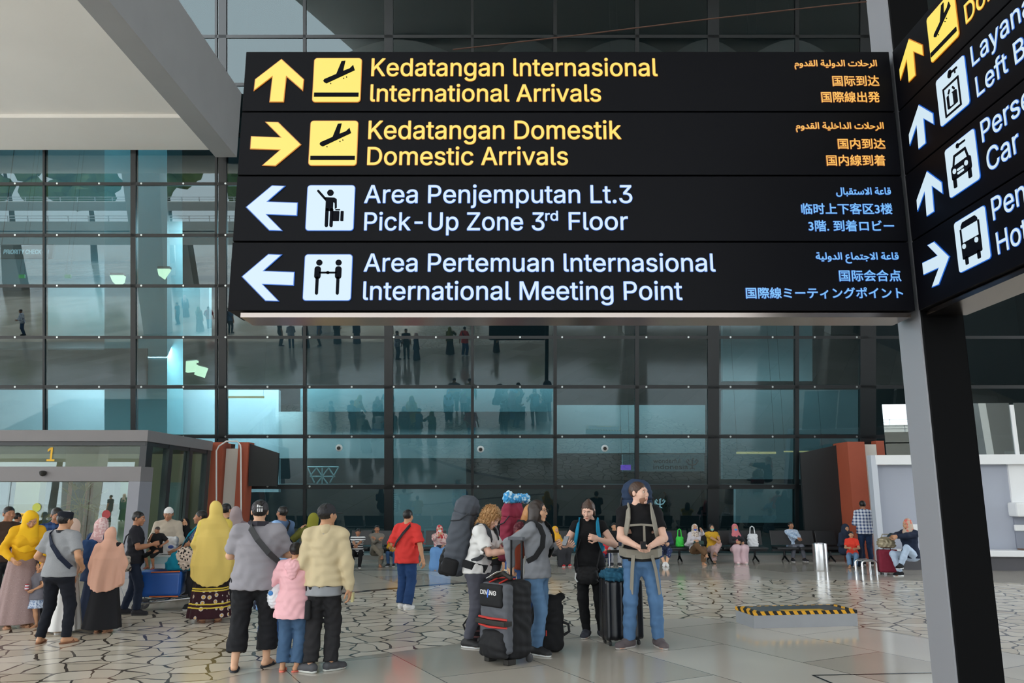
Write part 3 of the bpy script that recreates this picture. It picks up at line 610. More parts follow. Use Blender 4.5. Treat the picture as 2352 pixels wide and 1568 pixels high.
# benches along the glass
CH, BMT = mat('seat_black', (34, 34, 36), .35, var=.1), mat('bench_metal', (40, 40, 42), .35, .6)
YC = 21.95
zs, zb0, zb1 = .36, .42, .80
def bench_proto():
    r = empty('bench_seat', (0, 0, 0))
    for k in range(3):
        x = (k - 1) * .62
        MB().box((x, -.24, zs), (.285, .25, .025)).build('seat', CH, r, bevel=.015)
        MB().prism([(x - .28, .02, zb0), (x + .28, .02, zb0), (x + .28, .12, zb1), (x - .28, .12, zb1)], (0, .03, .006)).build('backrest', CH, r, bevel=.012)
    MB().box((0, -.16, zs - .06), (.95, .03, .03)).build('beam', BMT, r)
    for x in (-.62, .62):
        m = MB().tube([(x, -.16, zs - .06), (x, -.16, .12)], .03, 8)
        for d in ((0, -.32), (0, .2)): m.tube([(x, -.16, .14), (x + d[0], -.16 + d[1], .02)], [.03, .02], 8)
        m.build('leg', BMT, r, smooth=True)
    return r
def copy_tree(o, parent=None):
    c = o.copy(); C.objects.link(c)
    if parent is not None: c.parent = parent
    for ch in list(o.children): copy_tree(ch, c)
    return c
bpx = [1849, 1677, 1505, 1333, 1161, 1000, 828, 656]
blab = ['black three-seat airport bench nearest the right red pillar, behind the man in pale blue', 'black three-seat airport bench behind the woman in a pink headscarf', 'black three-seat airport bench with the green bag on it', 'black three-seat airport bench hidden behind the tall backpacker in jeans', 'black three-seat airport bench behind the backpackers in the centre', 'black three-seat airport bench behind the woman in a wide blue skirt', 'black three-seat airport bench under the man in a striped shirt', 'black three-seat airport bench behind the man in a blue shirt, furthest left']
b0 = bench_proto(); kids0 = list(b0.children)
for i, px in enumerate(bpx):
    b = b0 if i == 0 else copy_tree(b0)
    b.location = (at_y(px, 1265, YC).x, YC, 0); tagp(b, blab[i], 'bench', 'airport benches along the glass')
# wonderful indonesia fascia of the shop behind the glass
wi = iw('fascia_board', 1430, 1043, 1618, 1082, 2.0, mat('fascia_pale', (200, 208, 208), .5), .2)
del wi['kind']; wi.name = 'shop_fascia'; tagp(wi, 'pale shop fascia reading wonderful indonesia behind the glass wall', 'fascia')
GRN = mat('fascia_ink', (50, 56, 58), .5)
yw = at_wall(1524, 1062, 2.0).y - .01
for body, x0, yb_, x1, yt in (('wonderful', 1501, 1063, 1562, 1053), ('indonesia', 1501, 1077, 1580, 1066)):
    a, b = at_y(x0, yb_, yw), at_y(x1, yt, yw)
    o = put_text(body, a, UX, UZ, UN, GRN, wi, 'lettering', width=b.x - a.x, height=b.z - a.z, font=None, bold=.003)
def bird(cx, cy, s, m, Y, parent):
    mb = MB(); P = lambda x, y: at_y(cx + x * s, cy + y * s, Y)
    for pts, r in (([(0, 12), (0, -8)], .02), ([(0, 4), (-8, 2), (-14, -6), (-10, -10), (-7, -5)], .018), ([(0, 4), (8, 2), (14, -6), (10, -10), (7, -5)], .018), ([(-2, -8), (3, -12)], .02), ([(0, 10), (-6, 13)], .014), ([(0, 10), (6, 13)], .014)):
        mb.tube([P(*p) for p in pts], r * s, 6)
    return mb.build('emblem', m, parent, smooth=True)
bird(1590, 1064, 1.0, GRN, yw, wi)
for px_ in (1436, 1612): a = at_y(px_, 1082, yw + .1); MB().box((a.x, a.y, a.z / 2), (.05, .05, a.z / 2)).build('post', HB, wi)
LIT = emis('screen_white', (225, 240, 245), .8)
y2 = at_wall(1510, 1155, 1.6).y
ls = MB().prism([at_y(1488, 1135, y2), at_y(1532, 1135, y2), at_y(1532, 1176, y2), at_y(1488, 1176, y2)], (0, .08, 0)).build('lit_sign', HB)
tagp(ls, 'dark panel with a glowing white bird emblem behind the tall backpacker', 'sign', 'hanging signs')
bird(1516, 1155, .85, LIT, y2 - .02, ls)
a = at_y(1510, 1176, y2 + .04); MB().box((a.x, a.y, a.z / 2), (.2, .04, a.z / 2)).build('pedestal', HB, ls)
for body, x0, yb_, x1, yt in (('wonderful', 1490, 1158, 1508, 1150), ('indonesia', 1490, 1167, 1508, 1160)):
    a, b = at_y(x0, yb_, y2 - .01), at_y(x1, yt, y2 - .01); put_text(body, a, UX, UZ, UN, LIT, ls, 'lettering', width=b.x - a.x, height=b.z - a.z, font=None)
# lamps behind the glass
WARM = emis('tube_warm', (255, 214, 150), .9); WARM2 = emis('lamp_warm', (255, 250, 205), 2.2)
def glow(name, x0, y0, x1, y1, dd, m, label, cat, group=None):
    y = at_wall((x0 + x1) / 2, (y0 + y1) / 2, dd).y
    o = tagp(MB().prism([at_y(x0, y0, y), at_y(x1, y0, y), at_y(x1, y1, y), at_y(x0, y1, y)], (0, .06, 0)).build(name, m, bevel=.01), label, cat, group)
    for x in (x0 + 2, x1 - 2): a = at_y(x, y0, y) + Vector((0, .03, 0)); MB().tube([a, (a.x, a.y, 20.1)], .004, 5).build('cord', BLK, o)
    return o
glow('tube_lamp', 1692, 1037, 1783, 1042, 1.2, WARM, 'long warm tube lamp glowing behind the right of the glass wall', 'lamp', 'tube lamps')
glow('tube_lamp', 1801, 1035, 1892, 1038, 1.6, WARM, 'fainter warm tube lamp behind the glass nearest the right red pillar', 'lamp', 'tube lamps')
glow('tube_lamp', 505, 909, 606, 914, 1.5, WARM, 'warm tube lamp behind the glass left of centre under the sign edge', 'lamp', 'tube lamps')
glow('neon_sign', 1426, 1067, 1449, 1079, 1.0, emis('neon_purple', (160, 90, 230), .9), 'small purple neon sign behind the glass beside the shop fascia', 'sign')
def wall_lamp(pts, label, dd=1.0):
    y = at_wall(pts[0][0], pts[0][1], dd).y
    o = empty('wall_lamp', at_y(*pts[0], y)); tagp(o, label, 'lamp', 'wedge lamps behind the glass')
    loc(MB().prism([at_y(*p, y) for p in pts], (0, .15, 0)).build('shade', WARM2, o)); t = [at_y(pts[0][0], pts[0][1] - 2, y), at_y(pts[1][0], pts[1][1] - 2, y)]
    loc(MB().prism([t[0], t[1], t[1] + Vector((0, 0, .05)), t[0] + Vector((0, 0, .05))], (0, .16, 0)).build('cap', DGREY, o))
wall_lamp([(252, 632), (284, 632), (281, 646), (268, 656), (258, 646)], 'glowing wedge lamp behind the glass left of the thick mullion')
wall_lamp([(361, 617), (389, 617), (374, 639), (364, 632)], 'smaller glowing wedge lamp behind the glass right of the thick mullion')
wall_lamp([(427, 829), (452, 827), (448, 852), (426, 854)], 'bright square lamp behind the glass, left one of a pair')
wall_lamp([(450, 838), (474, 844), (466, 866), (446, 860)], 'bright square lamp behind the glass, right one of a pair')
# glass brackets seen on the wall
for i, (x, y) in enumerate(((779, 1028), (1104, 1031), (1389, 1029))):
    p = at_wall(x, y, -.08); r = empty('wall_camera', p); tagp(r, ['round white camera on the glass wall, left of the three', 'round white camera on the glass wall above the grey backpack', 'round white camera on the glass wall above the women in black'][i], 'camera', 'cameras on the glass wall')
    Mx = Matrix.Rotation(R(90) + PITCH, 4, 'X')
    MB().lathe([(.1, 0), (.1, .02), (.07, .05)], n=20, M=Mx).build('housing', mat('cam_white', (190, 196, 196), .4), r, smooth=True)
    MB().lathe([(.05, .045), (.05, .08), (.02, .09)], n=16, M=Mx).build('lens', BLK, r, smooth=True)
ckp = at_wall(50, 578, 1.8); ck = empty('check_in_sign', ckp, 0, 'white raised letters reading priority check-in behind the glass, far left', 'sign', 'hanging signs')
yk = ckp.y; a, b = at_y(-6, 560, yk), at_y(118, 592, yk); loc(MB().box(((a.x + b.x) / 2, yk + .08, (a.z + b.z) / 2), ((b.x - a.x) / 2, .05, (a.z - b.z) / 2)).build('board', mat('board_grey', (70, 84, 88), .6), ck))
a, b = at_y(8, 583, yk), at_y(112, 573, yk); loc(put_text('PRIORITY CHECK-IN', a, UX, UZ, UN, emis('letters_white', (220, 235, 240), .8), ck, 'lettering', width=b.x - a.x, height=b.z - a.z, bold=.008))
MB().tube([at_y(0, 560, yk) + Vector((0, .08, 0)), at_y(0, 560, yk) + Vector((0, .08, 6))], .012, 6).build('hanger', BLK, None)
bpy.data.objects['hanger'].parent = ck; loc(bpy.data.objects['hanger'])
for x_, c_ in ((49, (60, 200, 90)), (155, (60, 190, 110))): glow('display_screen', x_ - 7, 630, x_ + 7, 638, 2.2, emis('screen_%d' % x_, c_, .5), ['small green lit screen behind the glass under the check-in letters', 'small green lit screen behind the glass left of the teal column'][x_ > 60], 'screen', 'lit screens')
# white triangle truss behind the glass
y3 = at_wall(740, 1090, 2.4).y; tr = MB()
for a, b in (((706, 1072), (778, 1072)), ((706, 1072), (722, 1108)), ((778, 1072), (758, 1108)), ((712, 1094), (770, 1094)), ((712, 1094), (727, 1074)), ((727, 1074), (740, 1094)), ((740, 1094), (755, 1074)), ((755, 1074), (768, 1094)), ((740, 1074), (740, 1110)), ((740, 1094), (728, 1110)), ((740, 1094), (752, 1110))):
    tr.tube([at_y(*a, y3), at_y(*b, y3)], .022, 6)
tagp(tr.build('ceiling_truss', mat('truss_white', (190, 215, 215), .5)), 'white triangular lattice truss behind the glass beside the left red pillar', 'truss')
# trees beyond the road, mirrored in the glass
rnd = random.Random(11)
LEAF = [mat('leaf_a', (86, 112, 62), .8, var=.5, bscale=1.5), mat('leaf_b', (112, 132, 78), .8, var=.5, bscale=1.5)]
for k in range(9):
    x = -88 + k * 13 + rnd.uniform(-1, 1); Y = -72 + rnd.uniform(-5, 5); h = rnd.uniform(15, 21)
    t = empty('tree', (x, Y, 0)); tagp(t, 'broad green tree beyond the road, mirrored in the glass wall', 'tree', 'trees beyond the road')
    MB().tube([(0, 0, 0), (.3, 0, h * .4), (0, .2, h * .7)], [.5, .35, .2]).build('trunk', mat('bark', (84, 66, 52), .9), t)
    bm = bmesh.new()
    for j in range(12):
        c = Vector((rnd.uniform(-4, 4), rnd.uniform(-3, 3), h * rnd.uniform(.5, .92))); r = rnd.uniform(1.5, 2.2)
        g = bmesh.ops.create_icosphere(bm, subdivisions=2, radius=r, matrix=Matrix.Translation(c))
        for v in g['verts']: v.co += (v.co - c) * rnd.uniform(-.25, .25)
    me = bpy.data.meshes.new('crown'); bm.to_mesh(me); bm.free(); link('crown', me, LEAF[k % 2], t)
# ================================================================ SOFT SHAPES (signed distances -> one smooth closed mesh)
f32 = np.float32
def V3(*a): return np.array(a, f32)
class Prim:
    k = .02
    def setup(s, M):
        s.M = None if M is None else np.array(M, f32)
        if s.M is not None: s.Ri = np.linalg.inv(s.M[:3, :3]).astype(f32); s.t = s.M[:3, 3]
    def bb(s):
        lo, hi = s.lbb()
        if s.M is None: return np.array(lo, f32), np.array(hi, f32)
        cs = np.array([[x, y, z] for x in (lo[0], hi[0]) for y in (lo[1], hi[1]) for z in (lo[2], hi[2])], f32) @ s.M[:3, :3].T + s.t
        return cs.min(0), cs.max(0)
    def ev(s, X, Y, Z):
        if s.M is not None:
            a, b, c = X - s.t[0], Y - s.t[1], Z - s.t[2]; r = s.Ri
            X, Y, Z = r[0, 0] * a + r[0, 1] * b + r[0, 2] * c, r[1, 0] * a + r[1, 1] * b + r[1, 2] * c, r[2, 0] * a + r[2, 1] * b + r[2, 2] * c
        return s.d(X, Y, Z)
class Cap(Prim):
    def __init__(s, a, b, ra, rb=None, k=.02, M=None): s.a, s.b, s.ra, s.rb, s.k = V3(*a), V3(*b), ra, (ra if rb is None else rb), k; s.setup(M)
    def lbb(s): r = max(s.ra, s.rb); return np.minimum(s.a, s.b) - r, np.maximum(s.a, s.b) + r
    def d(s, X, Y, Z):
        ab = s.b - s.a; L = float(ab @ ab) + 1e-9; x, y, z = X - s.a[0], Y - s.a[1], Z - s.a[2]
        t = np.clip((x * ab[0] + y * ab[1] + z * ab[2]) / L, 0, 1)
        return np.sqrt((x - t * ab[0]) ** 2 + (y - t * ab[1]) ** 2 + (z - t * ab[2]) ** 2) - (s.ra + (s.rb - s.ra) * t)
class Ell(Prim):
    def __init__(s, c, r, k=.02, M=None): s.c, s.r, s.k = V3(*c), V3(*r), k; s.setup(M)
    def lbb(s): return s.c - s.r, s.c + s.r
    def d(s, X, Y, Z):
        x, y, z = X - s.c[0], Y - s.c[1], Z - s.c[2]; r = s.r
        k0 = np.sqrt((x / r[0]) ** 2 + (y / r[1]) ** 2 + (z / r[2]) ** 2); k1 = np.sqrt((x / r[0] ** 2) ** 2 + (y / r[1] ** 2) ** 2 + (z / r[2] ** 2) ** 2) + 1e-6
        return k0 * (k0 - 1) / k1
class Box(Prim):
    def __init__(s, c, h, r=.02, k=.02, M=None): s.c, s.h, s.r, s.k = V3(*c), V3(*h), r, k; s.setup(M)
    def lbb(s): return s.c - s.h, s.c + s.h
    def d(s, X, Y, Z):
        x, y, z = np.abs(X - s.c[0]) - s.h[0] + s.r, np.abs(Y - s.c[1]) - s.h[1] + s.r, np.abs(Z - s.c[2]) - s.h[2] + s.r
        return np.sqrt(np.maximum(x, 0) ** 2 + np.maximum(y, 0) ** 2 + np.maximum(z, 0) ** 2) + np.minimum(np.maximum(x, np.maximum(y, z)), 0) - s.r
class Loft(Prim):
    """stack of ellipses (z, rx, ry[, cx, cy]); pleats: count, depth at the bottom"""
    def __init__(s, secs, k=.03, M=None, pw=2.0, fold=None, ph=0., end=.015):
        q = sorted([tuple(x) + (0, 0) if len(x) == 3 else tuple(x) for x in secs]); s.s = np.array(q, f32); s.k, s.pw, s.fold, s.ph, s.end = k, pw, fold, ph, end; s.setup(M)
    def lbb(s):
        q = s.s; f = 1.12; return V3((q[:, 3] - q[:, 1] * f).min(), (q[:, 4] - q[:, 2] * f).min(), q[0, 0]), V3((q[:, 3] + q[:, 1] * f).max(), (q[:, 4] + q[:, 2] * f).max(), q[-1, 0])
    def d(s, X, Y, Z):
        q = s.s; z = q[:, 0]
        rx, ry, cx, cy = (np.interp(Z, z, q[:, i]).astype(f32) for i in (1, 2, 3, 4))
        x, y = (X - cx) / rx, (Y - cy) / ry
        r = np.sqrt(x * x + y * y) if s.pw == 2 else (np.abs(x) ** s.pw + np.abs(y) ** s.pw) ** (1 / s.pw)
        if s.fold:
            n, a0 = s.fold; a = np.arctan2(y, x); w_ = np.clip((z[-1] - Z) / (z[-1] - z[0]), 0, 1) ** .7
            r = r * (1 + a0 * w_ * (.6 * np.sin(n * a + s.ph + 1.5 * np.sin(2 * a)) + .4 * np.sin((2 * n // 3) * a + 2 + s.ph)))
        dr = (r - 1) * np.minimum(rx, ry); dz = np.abs(Z - (z[0] + z[-1]) / 2) - (z[-1] - z[0]) / 2; e = s.end
        return np.sqrt(np.maximum(dr + e, 0) ** 2 + np.maximum(dz + e, 0) ** 2) + np.minimum(np.maximum(dr + e, dz + e), 0) - e
def smin(a, b, k):
    if k <= 0: return np.minimum(a, b)
    h = np.clip(k - np.abs(a - b), 0, None) / k
    return np.minimum(a, b) - h * h * k * .25
def field(prims, h, cuts=(), disp=None, subs=()):
    lo = np.min([p.bb()[0] for p in prims], 0) - 2.5 * h; hi = np.max([p.bb()[1] for p in prims], 0) + 2.5 * h
    n = np.ceil((hi - lo) / h).astype(int) + 1
    ax = [(lo[i] + h * np.arange(n[i])).astype(f32) for i in range(3)]
    F = np.full(n, .5, f32)
    def sl(p, pad):
        a, b = p.bb(); i0 = np.maximum(np.floor((a - pad - lo) / h).astype(int), 0); i1 = np.minimum(np.ceil((b + pad - lo) / h).astype(int) + 1, n)
        s_ = tuple(slice(i0[i], max(i1[i], i0[i])) for i in range(3)); return s_, np.meshgrid(ax[0][s_[0]], ax[1][s_[1]], ax[2][s_[2]], indexing='ij', sparse=True)
    for p in prims:
        s_, g = sl(p, p.k + 2 * h)
        if F[s_].size: F[s_] = smin(F[s_], p.ev(*g).astype(f32), p.k)
    for p in subs:
        s_, g = sl(p, p.k + 2 * h)
        if F[s_].size: F[s_] = -smin(-F[s_], p.ev(*g).astype(f32), p.k)
    g = np.meshgrid(*ax, indexing='ij', sparse=True)
    if disp is not None: F = F + disp(*g).astype(f32)
    for c in cuts: F = np.maximum(F, c(*g).astype(f32))
    return F, lo
def nets(F, lo, h):
    I = F < 0; nx, ny, nz = F.shape
    cn = [(i, j, k) for i in (0, 1) for j in (0, 1) for k in (0, 1)]
    S = sum(I[i:nx - 1 + i, j:ny - 1 + j, k:nz - 1 + k].astype(np.int8) for i, j, k in cn)
    act = np.argwhere((S > 0) & (S < 8))
    if not len(act): return np.zeros((0, 3)), []
    ix = np.full((nx - 1, ny - 1, nz - 1), -1, np.int32); ix[tuple(act.T)] = np.arange(len(act))
    cv = {c: F[act[:, 0] + c[0], act[:, 1] + c[1], act[:, 2] + c[2]] for c in cn}
    P = np.zeros((len(act), 3), f32); W = np.zeros(len(act), f32)
    for c in cn:
        for a in range(3):
            if c[a] == 0:
                e = list(c); e[a] = 1; e = tuple(e); f0, f1 = cv[c], cv[e]; m = (f0 < 0) != (f1 < 0)
                t = np.where(m, f0 / np.where(m, f0 - f1, 1), 0)
                q = np.array(c, f32)[None, :].repeat(len(act), 0); q[:, a] += t; P[m] += q[m]; W[m] += 1
    P = lo + h * (act + P / np.maximum(W, 1)[:, None])
    fs = []
    for a in range(3):
        b, c = (a + 1) % 3, (a + 2) % 3
        A = [slice(None)] * 3; B = [slice(None)] * 3; A[a] = slice(0, -1); B[a] = slice(1, None)
        X = I[tuple(A)] != I[tuple(B)]; e = np.argwhere(X); e = e[(e[:, b] > 0) & (e[:, c] > 0) & (e[:, b] < F.shape[b] - 1) & (e[:, c] < F.shape[c] - 1)]
        if not len(e): continue
        def cell(db, dc): q = e.copy(); q[:, b] -= db; q[:, c] -= dc; return ix[q[:, 0], q[:, 1], q[:, 2]]
        Q = np.stack([cell(1, 1), cell(0, 1), cell(0, 0), cell(1, 0)], 1); fl = ~I[tuple(e.T)]; Q[fl] = Q[fl][:, ::-1]; fs.append(Q)
    return P, np.concatenate(fs) if fs else []
def soft(name, prims, h, m, parent, cuts=(), disp=None, subs=(), extra=(), loc_=None):
    """one mesh out of soft shapes; extra = further (prims, h, subs) welded into the same mesh"""
    VS, FS, n = [], [], 0
    for pr, hh, ct, dp, sb in [(prims, h, cuts, disp, subs)] + [(e[0], e[1], (), None, e[2] if len(e) > 2 else ()) for e in extra]:
        P, Q = nets(*(lambda r: (r[0], r[1], hh))(field(pr, hh, ct, dp, sb)))
        if len(P): VS.append(P); FS.append(np.asarray(Q) + n); n += len(P)
    me = bpy.data.meshes.new(name)
    if VS:
        P = np.concatenate(VS).astype(np.float32); Q = np.concatenate(FS).astype(np.int32)
        me.vertices.add(len(P)); me.vertices.foreach_set('co', P.ravel()); me.loops.add(Q.size); me.loops.foreach_set('vertex_index', Q.ravel())
        me.polygons.add(len(Q)); me.polygons.foreach_set('loop_start', np.arange(0, Q.size, 4, dtype=np.int32)); me.polygons.foreach_set('use_smooth', np.ones(len(Q), bool)); me.update(); me.validate()
    return link(name, me, m, parent)
def wrinkle(a, s=1.0, ph=0., dirn=(0, 0, 1)):
    """cloth folds"""
    def f(X, Y, Z):
        return a * (np.sin(s * (30 * X + 52 * Z + 10 * Y) + ph + 2.4 * np.sin(s * (13 * X - 11 * Z) + ph)) * .55 + np.sin(s * (-47 * X + 30 * Z + 40 * Y) + 1.7 * ph + 2 * np.sin(s * 15 * Z)) * .45)
    return f
def drape(a, n=26., ph=0.):
    def f(X, Y, Z): return a * np.sin(n * X + 14 * Y + ph + 3 * np.sin(3.0 * Z + ph)) * np.ones_like(Z)
    return f
# ================================================================ PEOPLE
SK = {'tan': (196, 146, 112), 'brown': (166, 116, 88), 'fair': (232, 186, 164), 'light': (216, 168, 136)}
def skin(s): return mat('skin_' + s, SK[s], .55, spec=.35)
def cloth(name, c, **k): return mat('cloth_' + name, c, .85, spec=.2, **k)
def M4(rot=None, t=(0, 0, 0)):
    m = Matrix.Translation(t); return m @ rot.to_4x4() if rot is not None else m
def ik(a, b, l1, l2, pole):
    d = b - a; L = min(d.length, (l1 + l2) * .999); d = d.normalized(); b2 = a + d * L
    x = (l1 * l1 - l2 * l2 + L * L) / (2 * L); y = math.sqrt(max(l1 * l1 - x * x, 0)); p = pole - d * pole.dot(d)
    return a + d * x + (p.normalized() if p.length > 1e-6 else Vector((0, 0, 1))) * y, b2
VL = Vector
class Body: pass
def hand_prims(w, d, nrm, side, curl, r=.0088):
    """palm, four unequal bent fingers and a thumb leaving the side of the palm; d = pointing direction, nrm = palm facing"""
    d = d.normalized(); nrm = (nrm - d * nrm.dot(d)).normalized(); s = d.cross(nrm) * side      # s: towards the thumb
    X = Matrix((s, d, nrm)).transposed().to_4x4(); X.translation = w + d * .05
    pr = [Box((0, 0, 0), (.041, .05, .0145), .014, .01, X), Cap(tuple(w - d * .03), tuple(w + d * .02), .027, .026, .02)]
    for i, (o, l) in enumerate(((.03, .074), (.01, .083), (-.011, .077), (-.031, .06))):
        p = w + d * .095 + s * o; a = 0.; L = (l * .45, l * .31, l * .26); q = p
        for j in range(3):
            a += curl * (.9, 1.1, .8)[j]; v = d * math.cos(a) + nrm * math.sin(a) + s * (.06 * (1.5 - i)) * (1 if j == 0 else .4); n_ = q + v.normalized() * L[j]
            pr.append(Cap(tuple(q), tuple(n_), r * (1 - .06 * j), r * (.94 - .07 * j), .004)); q = n_
    t0 = w + d * .028 + s * .034; t1 = t0 + (s * .72 + d * .6 + nrm * .35).normalized() * .042; t2 = t1 + (d * .9 + s * (.35 - .5 * curl) + nrm * (.2 + .5 * curl)).normalized() * .05
    pr += [Cap(tuple(t0), tuple(t1), .013, .0105, .01), Cap(tuple(t1), tuple(t2), .0105, .0085, .004)]
    return pr
def person(label, feet=None, top=None, head=0, at=None, H=None, build=1.0, fem=False, skin_='tan', lean=(0, 0, 0), look=(0, 0, 0), pelvis=(0, 0, .93),
           aL=None, aR=None, curl=(.45, .45), pn=(None, None), lL=(.10, .02, .08), lR=(-.10, .02, .08), kp=(None, None), toe=(12, -12), h=.0105, face=False, group=None, wear=(), sc=None):
    """builds the figure: one continuous body mesh plus hair and clothing as children. Local frame: faces -Y, H = 1.70"""
    pos = at_z(*feet) if at is None else VL(at)
    if sc is None: sc = (H if H else at_y(feet[0], top, pos.y).z) / 1.70
    r = empty('person', pos, R(head), label, 'person', group, sc)
    B = Body(); B.root, B.h, B.sc, B.build, B.fem, B.skin = r, h / sc, sc, build, fem, skin(skin_); h = B.h
    pv = VL(pelvis); B.pv = pv
    Rt = Matrix.Rotation(R(lean[2]), 3, 'Z') @ Matrix.Rotation(R(lean[1]), 3, 'Y') @ Matrix.Rotation(R(lean[0]), 3, 'X')
    T = Matrix.Translation(pv) @ Rt.to_4x4() @ Matrix.Translation((0, 0, -.93)); Pm = Matrix.Translation(pv - VL((0, 0, .93))); B.T, B.P = T, Pm
    sw = (.165 if fem else .18) * (.6 + .4 * build)
    neck = T @ VL((0, .012, 1.455))
    Rh = Rt @ Matrix.Rotation(R(look[0]), 3, 'Z') @ Matrix.Rotation(R(look[2]), 3, 'Y') @ Matrix.Rotation(R(look[1]), 3, 'X')
    Hm = Matrix.Translation(neck) @ Rh.to_4x4() @ Matrix.Translation((0, -.01, .135)); B.Hm = Hm; B.neck = neck
    b = build
    tor = [Loft([(.86, .155 * b, .11 * b), (.95, (.17 if fem else .165) * b, .118 * b), (1.08, (.135 if fem else .15) * b, .10 * b), (1.26, .16 * b, .115 * b), (1.36, .15 * b, .095), (1.42, .09, .065)], .05, T, end=.03)]
    if fem: tor += [Ell((s * .072, -.095 * b, 1.255), (.06, .05, .06), .05, T) for s in (1, -1)]
    tor += [Ell((0, .0, .9), (.165 * b, .115 * b, .11), .05, Pm), Cap(tuple(T @ VL((0, .02, 1.40))), tuple(Hm @ VL((0, .02, -.08))), .056 if not fem else .048, .052 if not fem else .045, .03)]
    tor += [Cap(tuple(T @ VL((q * .045, .02, 1.435))), tuple(T @ VL((q * sw, .014, 1.385))), .045, .05 * b, .05) for q in (1, -1)]
    B.tor = tor; B.sw = sw
    arms = []; B.arm = {}
    for sd_, tgt, pole0 in ((1, aL, 0), (-1, aR, 0)):
        sh = T @ VL((sd_ * sw, .012, 1.37))
        if tgt is None: w_, pole = sh + VL((sd_ * .07, -.03, -.54)), VL((sd_ * .3, 1, 0))
        else:
            w_ = VL(tgt[:3]); pole = VL(tgt[3:6]) if len(tgt) > 3 else VL((sd_ * .6, .6, -.6))
        el, w_ = ik(sh, w_, .285, .255, pole); B.arm[sd_] = (sh, el, w_)
        arms += [Cap(tuple(sh), tuple(el), .052 * b, .040, .022), Cap(tuple(el), tuple(el.lerp(w_, .35)), .040, .041, .02), Cap(tuple(el.lerp(w_, .3)), tuple(w_), .041, .027, .02)]
    legs = []; B.leg = {}
    for sd_, an, kpole in ((1, lL, kp[0]), (-1, lR, kp[1])):
        hp = pv + VL((sd_ * .088 * b, 0, -.05)); an = VL(an); kn, an = ik(hp, an, .415, .405, VL(kpole) if kpole else VL((sd_ * .12, -1, 0))); B.leg[sd_] = (hp, kn, an)
        td = R(toe[0] if sd_ > 0 else toe[1]); f = VL((math.sin(td), -math.cos(td), 0)); B.leg[sd_] += (f,)
        legs += [Cap(tuple(hp), tuple(kn), .085 * b, .055, .05), Cap(tuple(kn), tuple(kn.lerp(an, .4)), .055, .055, .03), Cap(tuple(kn.lerp(an, .35)), tuple(an), .054, .036, .03)]
        fz_ = an.z - .045
        legs += [Cap(tuple(an + f * -.03 + VL((0, 0, -.035))), tuple(an + f * .06 + VL((0, 0, -.035))), .036, .034, .02), Cap(tuple(an + f * .05 + VL((0, 0, -.04))), tuple(an + f * .15 + VL((0, 0, -.055))), .034, .022, .02)]
        sx = VL((math.cos(td), math.sin(td), 0))
        for j in range(5): q = an + f * (.15 - .008 * abs(j - 1)) + sx * sd_ * (-.032 + .016 * j) + VL((0, 0, -.062)); legs.append(Cap(tuple(q - f * .03), tuple(q + f * .02), .011 if j else .014, .009 if j else .012, .008))
    hd = [Ell((0, .012, .022), (.076, .094, .088), .03, Hm), Ell((0, -.03, -.052), (.056, .06, .062), .03, Hm), Ell((0, -.036, -.012), (.062, .056, .07), .03, Hm), Ell((0, -.08, .026), (.046, .014, .011), .012, Hm),
          Cap((0, -.09, .008), (0, -.108, -.03), .008, .0125, .01, Hm), Ell((.0, -.098, -.036), (.019, .014, .010), .008, Hm), Ell((0, -.089, -.064), (.023, .013, .008), .008, Hm), Ell((0, -.087, -.074), (.02, .012, .008), .006, Hm),
          Ell((0, -.074, -.103), (.024, .02, .018), .02, Hm), Ell((.044, -.066, -.022), (.02, .022, .022), .02, Hm), Ell((-.044, -.066, -.022), (.02, .022, .022), .02, Hm)] + \
         [Ell((s * .079, .012, -.006), (.011, .02, .033), .008, Hm) for s in (1, -1)]
    hd.append(Cap(tuple(Hm @ VL((0, .02, -.07))), tuple((Hm @ VL((0, .02, -.12))).lerp(neck, .5)), .05 if not fem else .043, k=.03))
    eye = [Ell((s * .031, -.094, .006), (.018, .016, .013), .012, Hm) for s in (1, -1)]
    hands = []
    for sd_, c, nn in ((1, curl[0], pn[0]), (-1, curl[1], pn[1])):
        sh, el, w_ = B.arm[sd_]; d = (w_ - el); d = VL((nn[3:6])) if nn and len(nn) > 3 else d
        hands.append((hand_prims(w_, d, VL(nn[:3]) if nn else VL((-sd_ * 1, -.25, 0)), sd_, c), min(h, .0062 / sc)))
    B.hands = hands
    bare = tor + arms + legs
    soft('body', bare, h, B.skin, r, extra=[(hd, min(h, .0062 / sc), eye)] + hands)
    if face:
        for s in (1, -1):
            ee = soft('eye', [Ell((s * .031, -.082, .006), (.0125, .0095, .0052), 0, Hm)], .003, mat('eye_white', (226, 222, 216), .3), r)
            soft('iris', [Ell((s * .031, -.0898, .006), (.0066, .0036, .0052), 0, Hm)], .0022, mat('iris_dark', (44, 30, 22), .3), ee)
            soft('eyebrow', [Cap((s * .015, -.093, .028), (s * .047, -.084, .025), .0036, .0026, 0, Hm)], .003, mat('brow_dark', (58, 42, 32), .9), r)
        soft('lips', [Ell((0, -.095, -.0655), (.021, .009, .005), .004, Hm), Ell((0, -.093, -.074), (.018, .009, .005), .003, Hm)], .003, mat('lips_' + skin_, tuple(int(v * f) for v, f in zip(SK[skin_], (.86, .66, .64))), .5), r)
    for fn, kw in wear: fn(B, **kw)
    return B
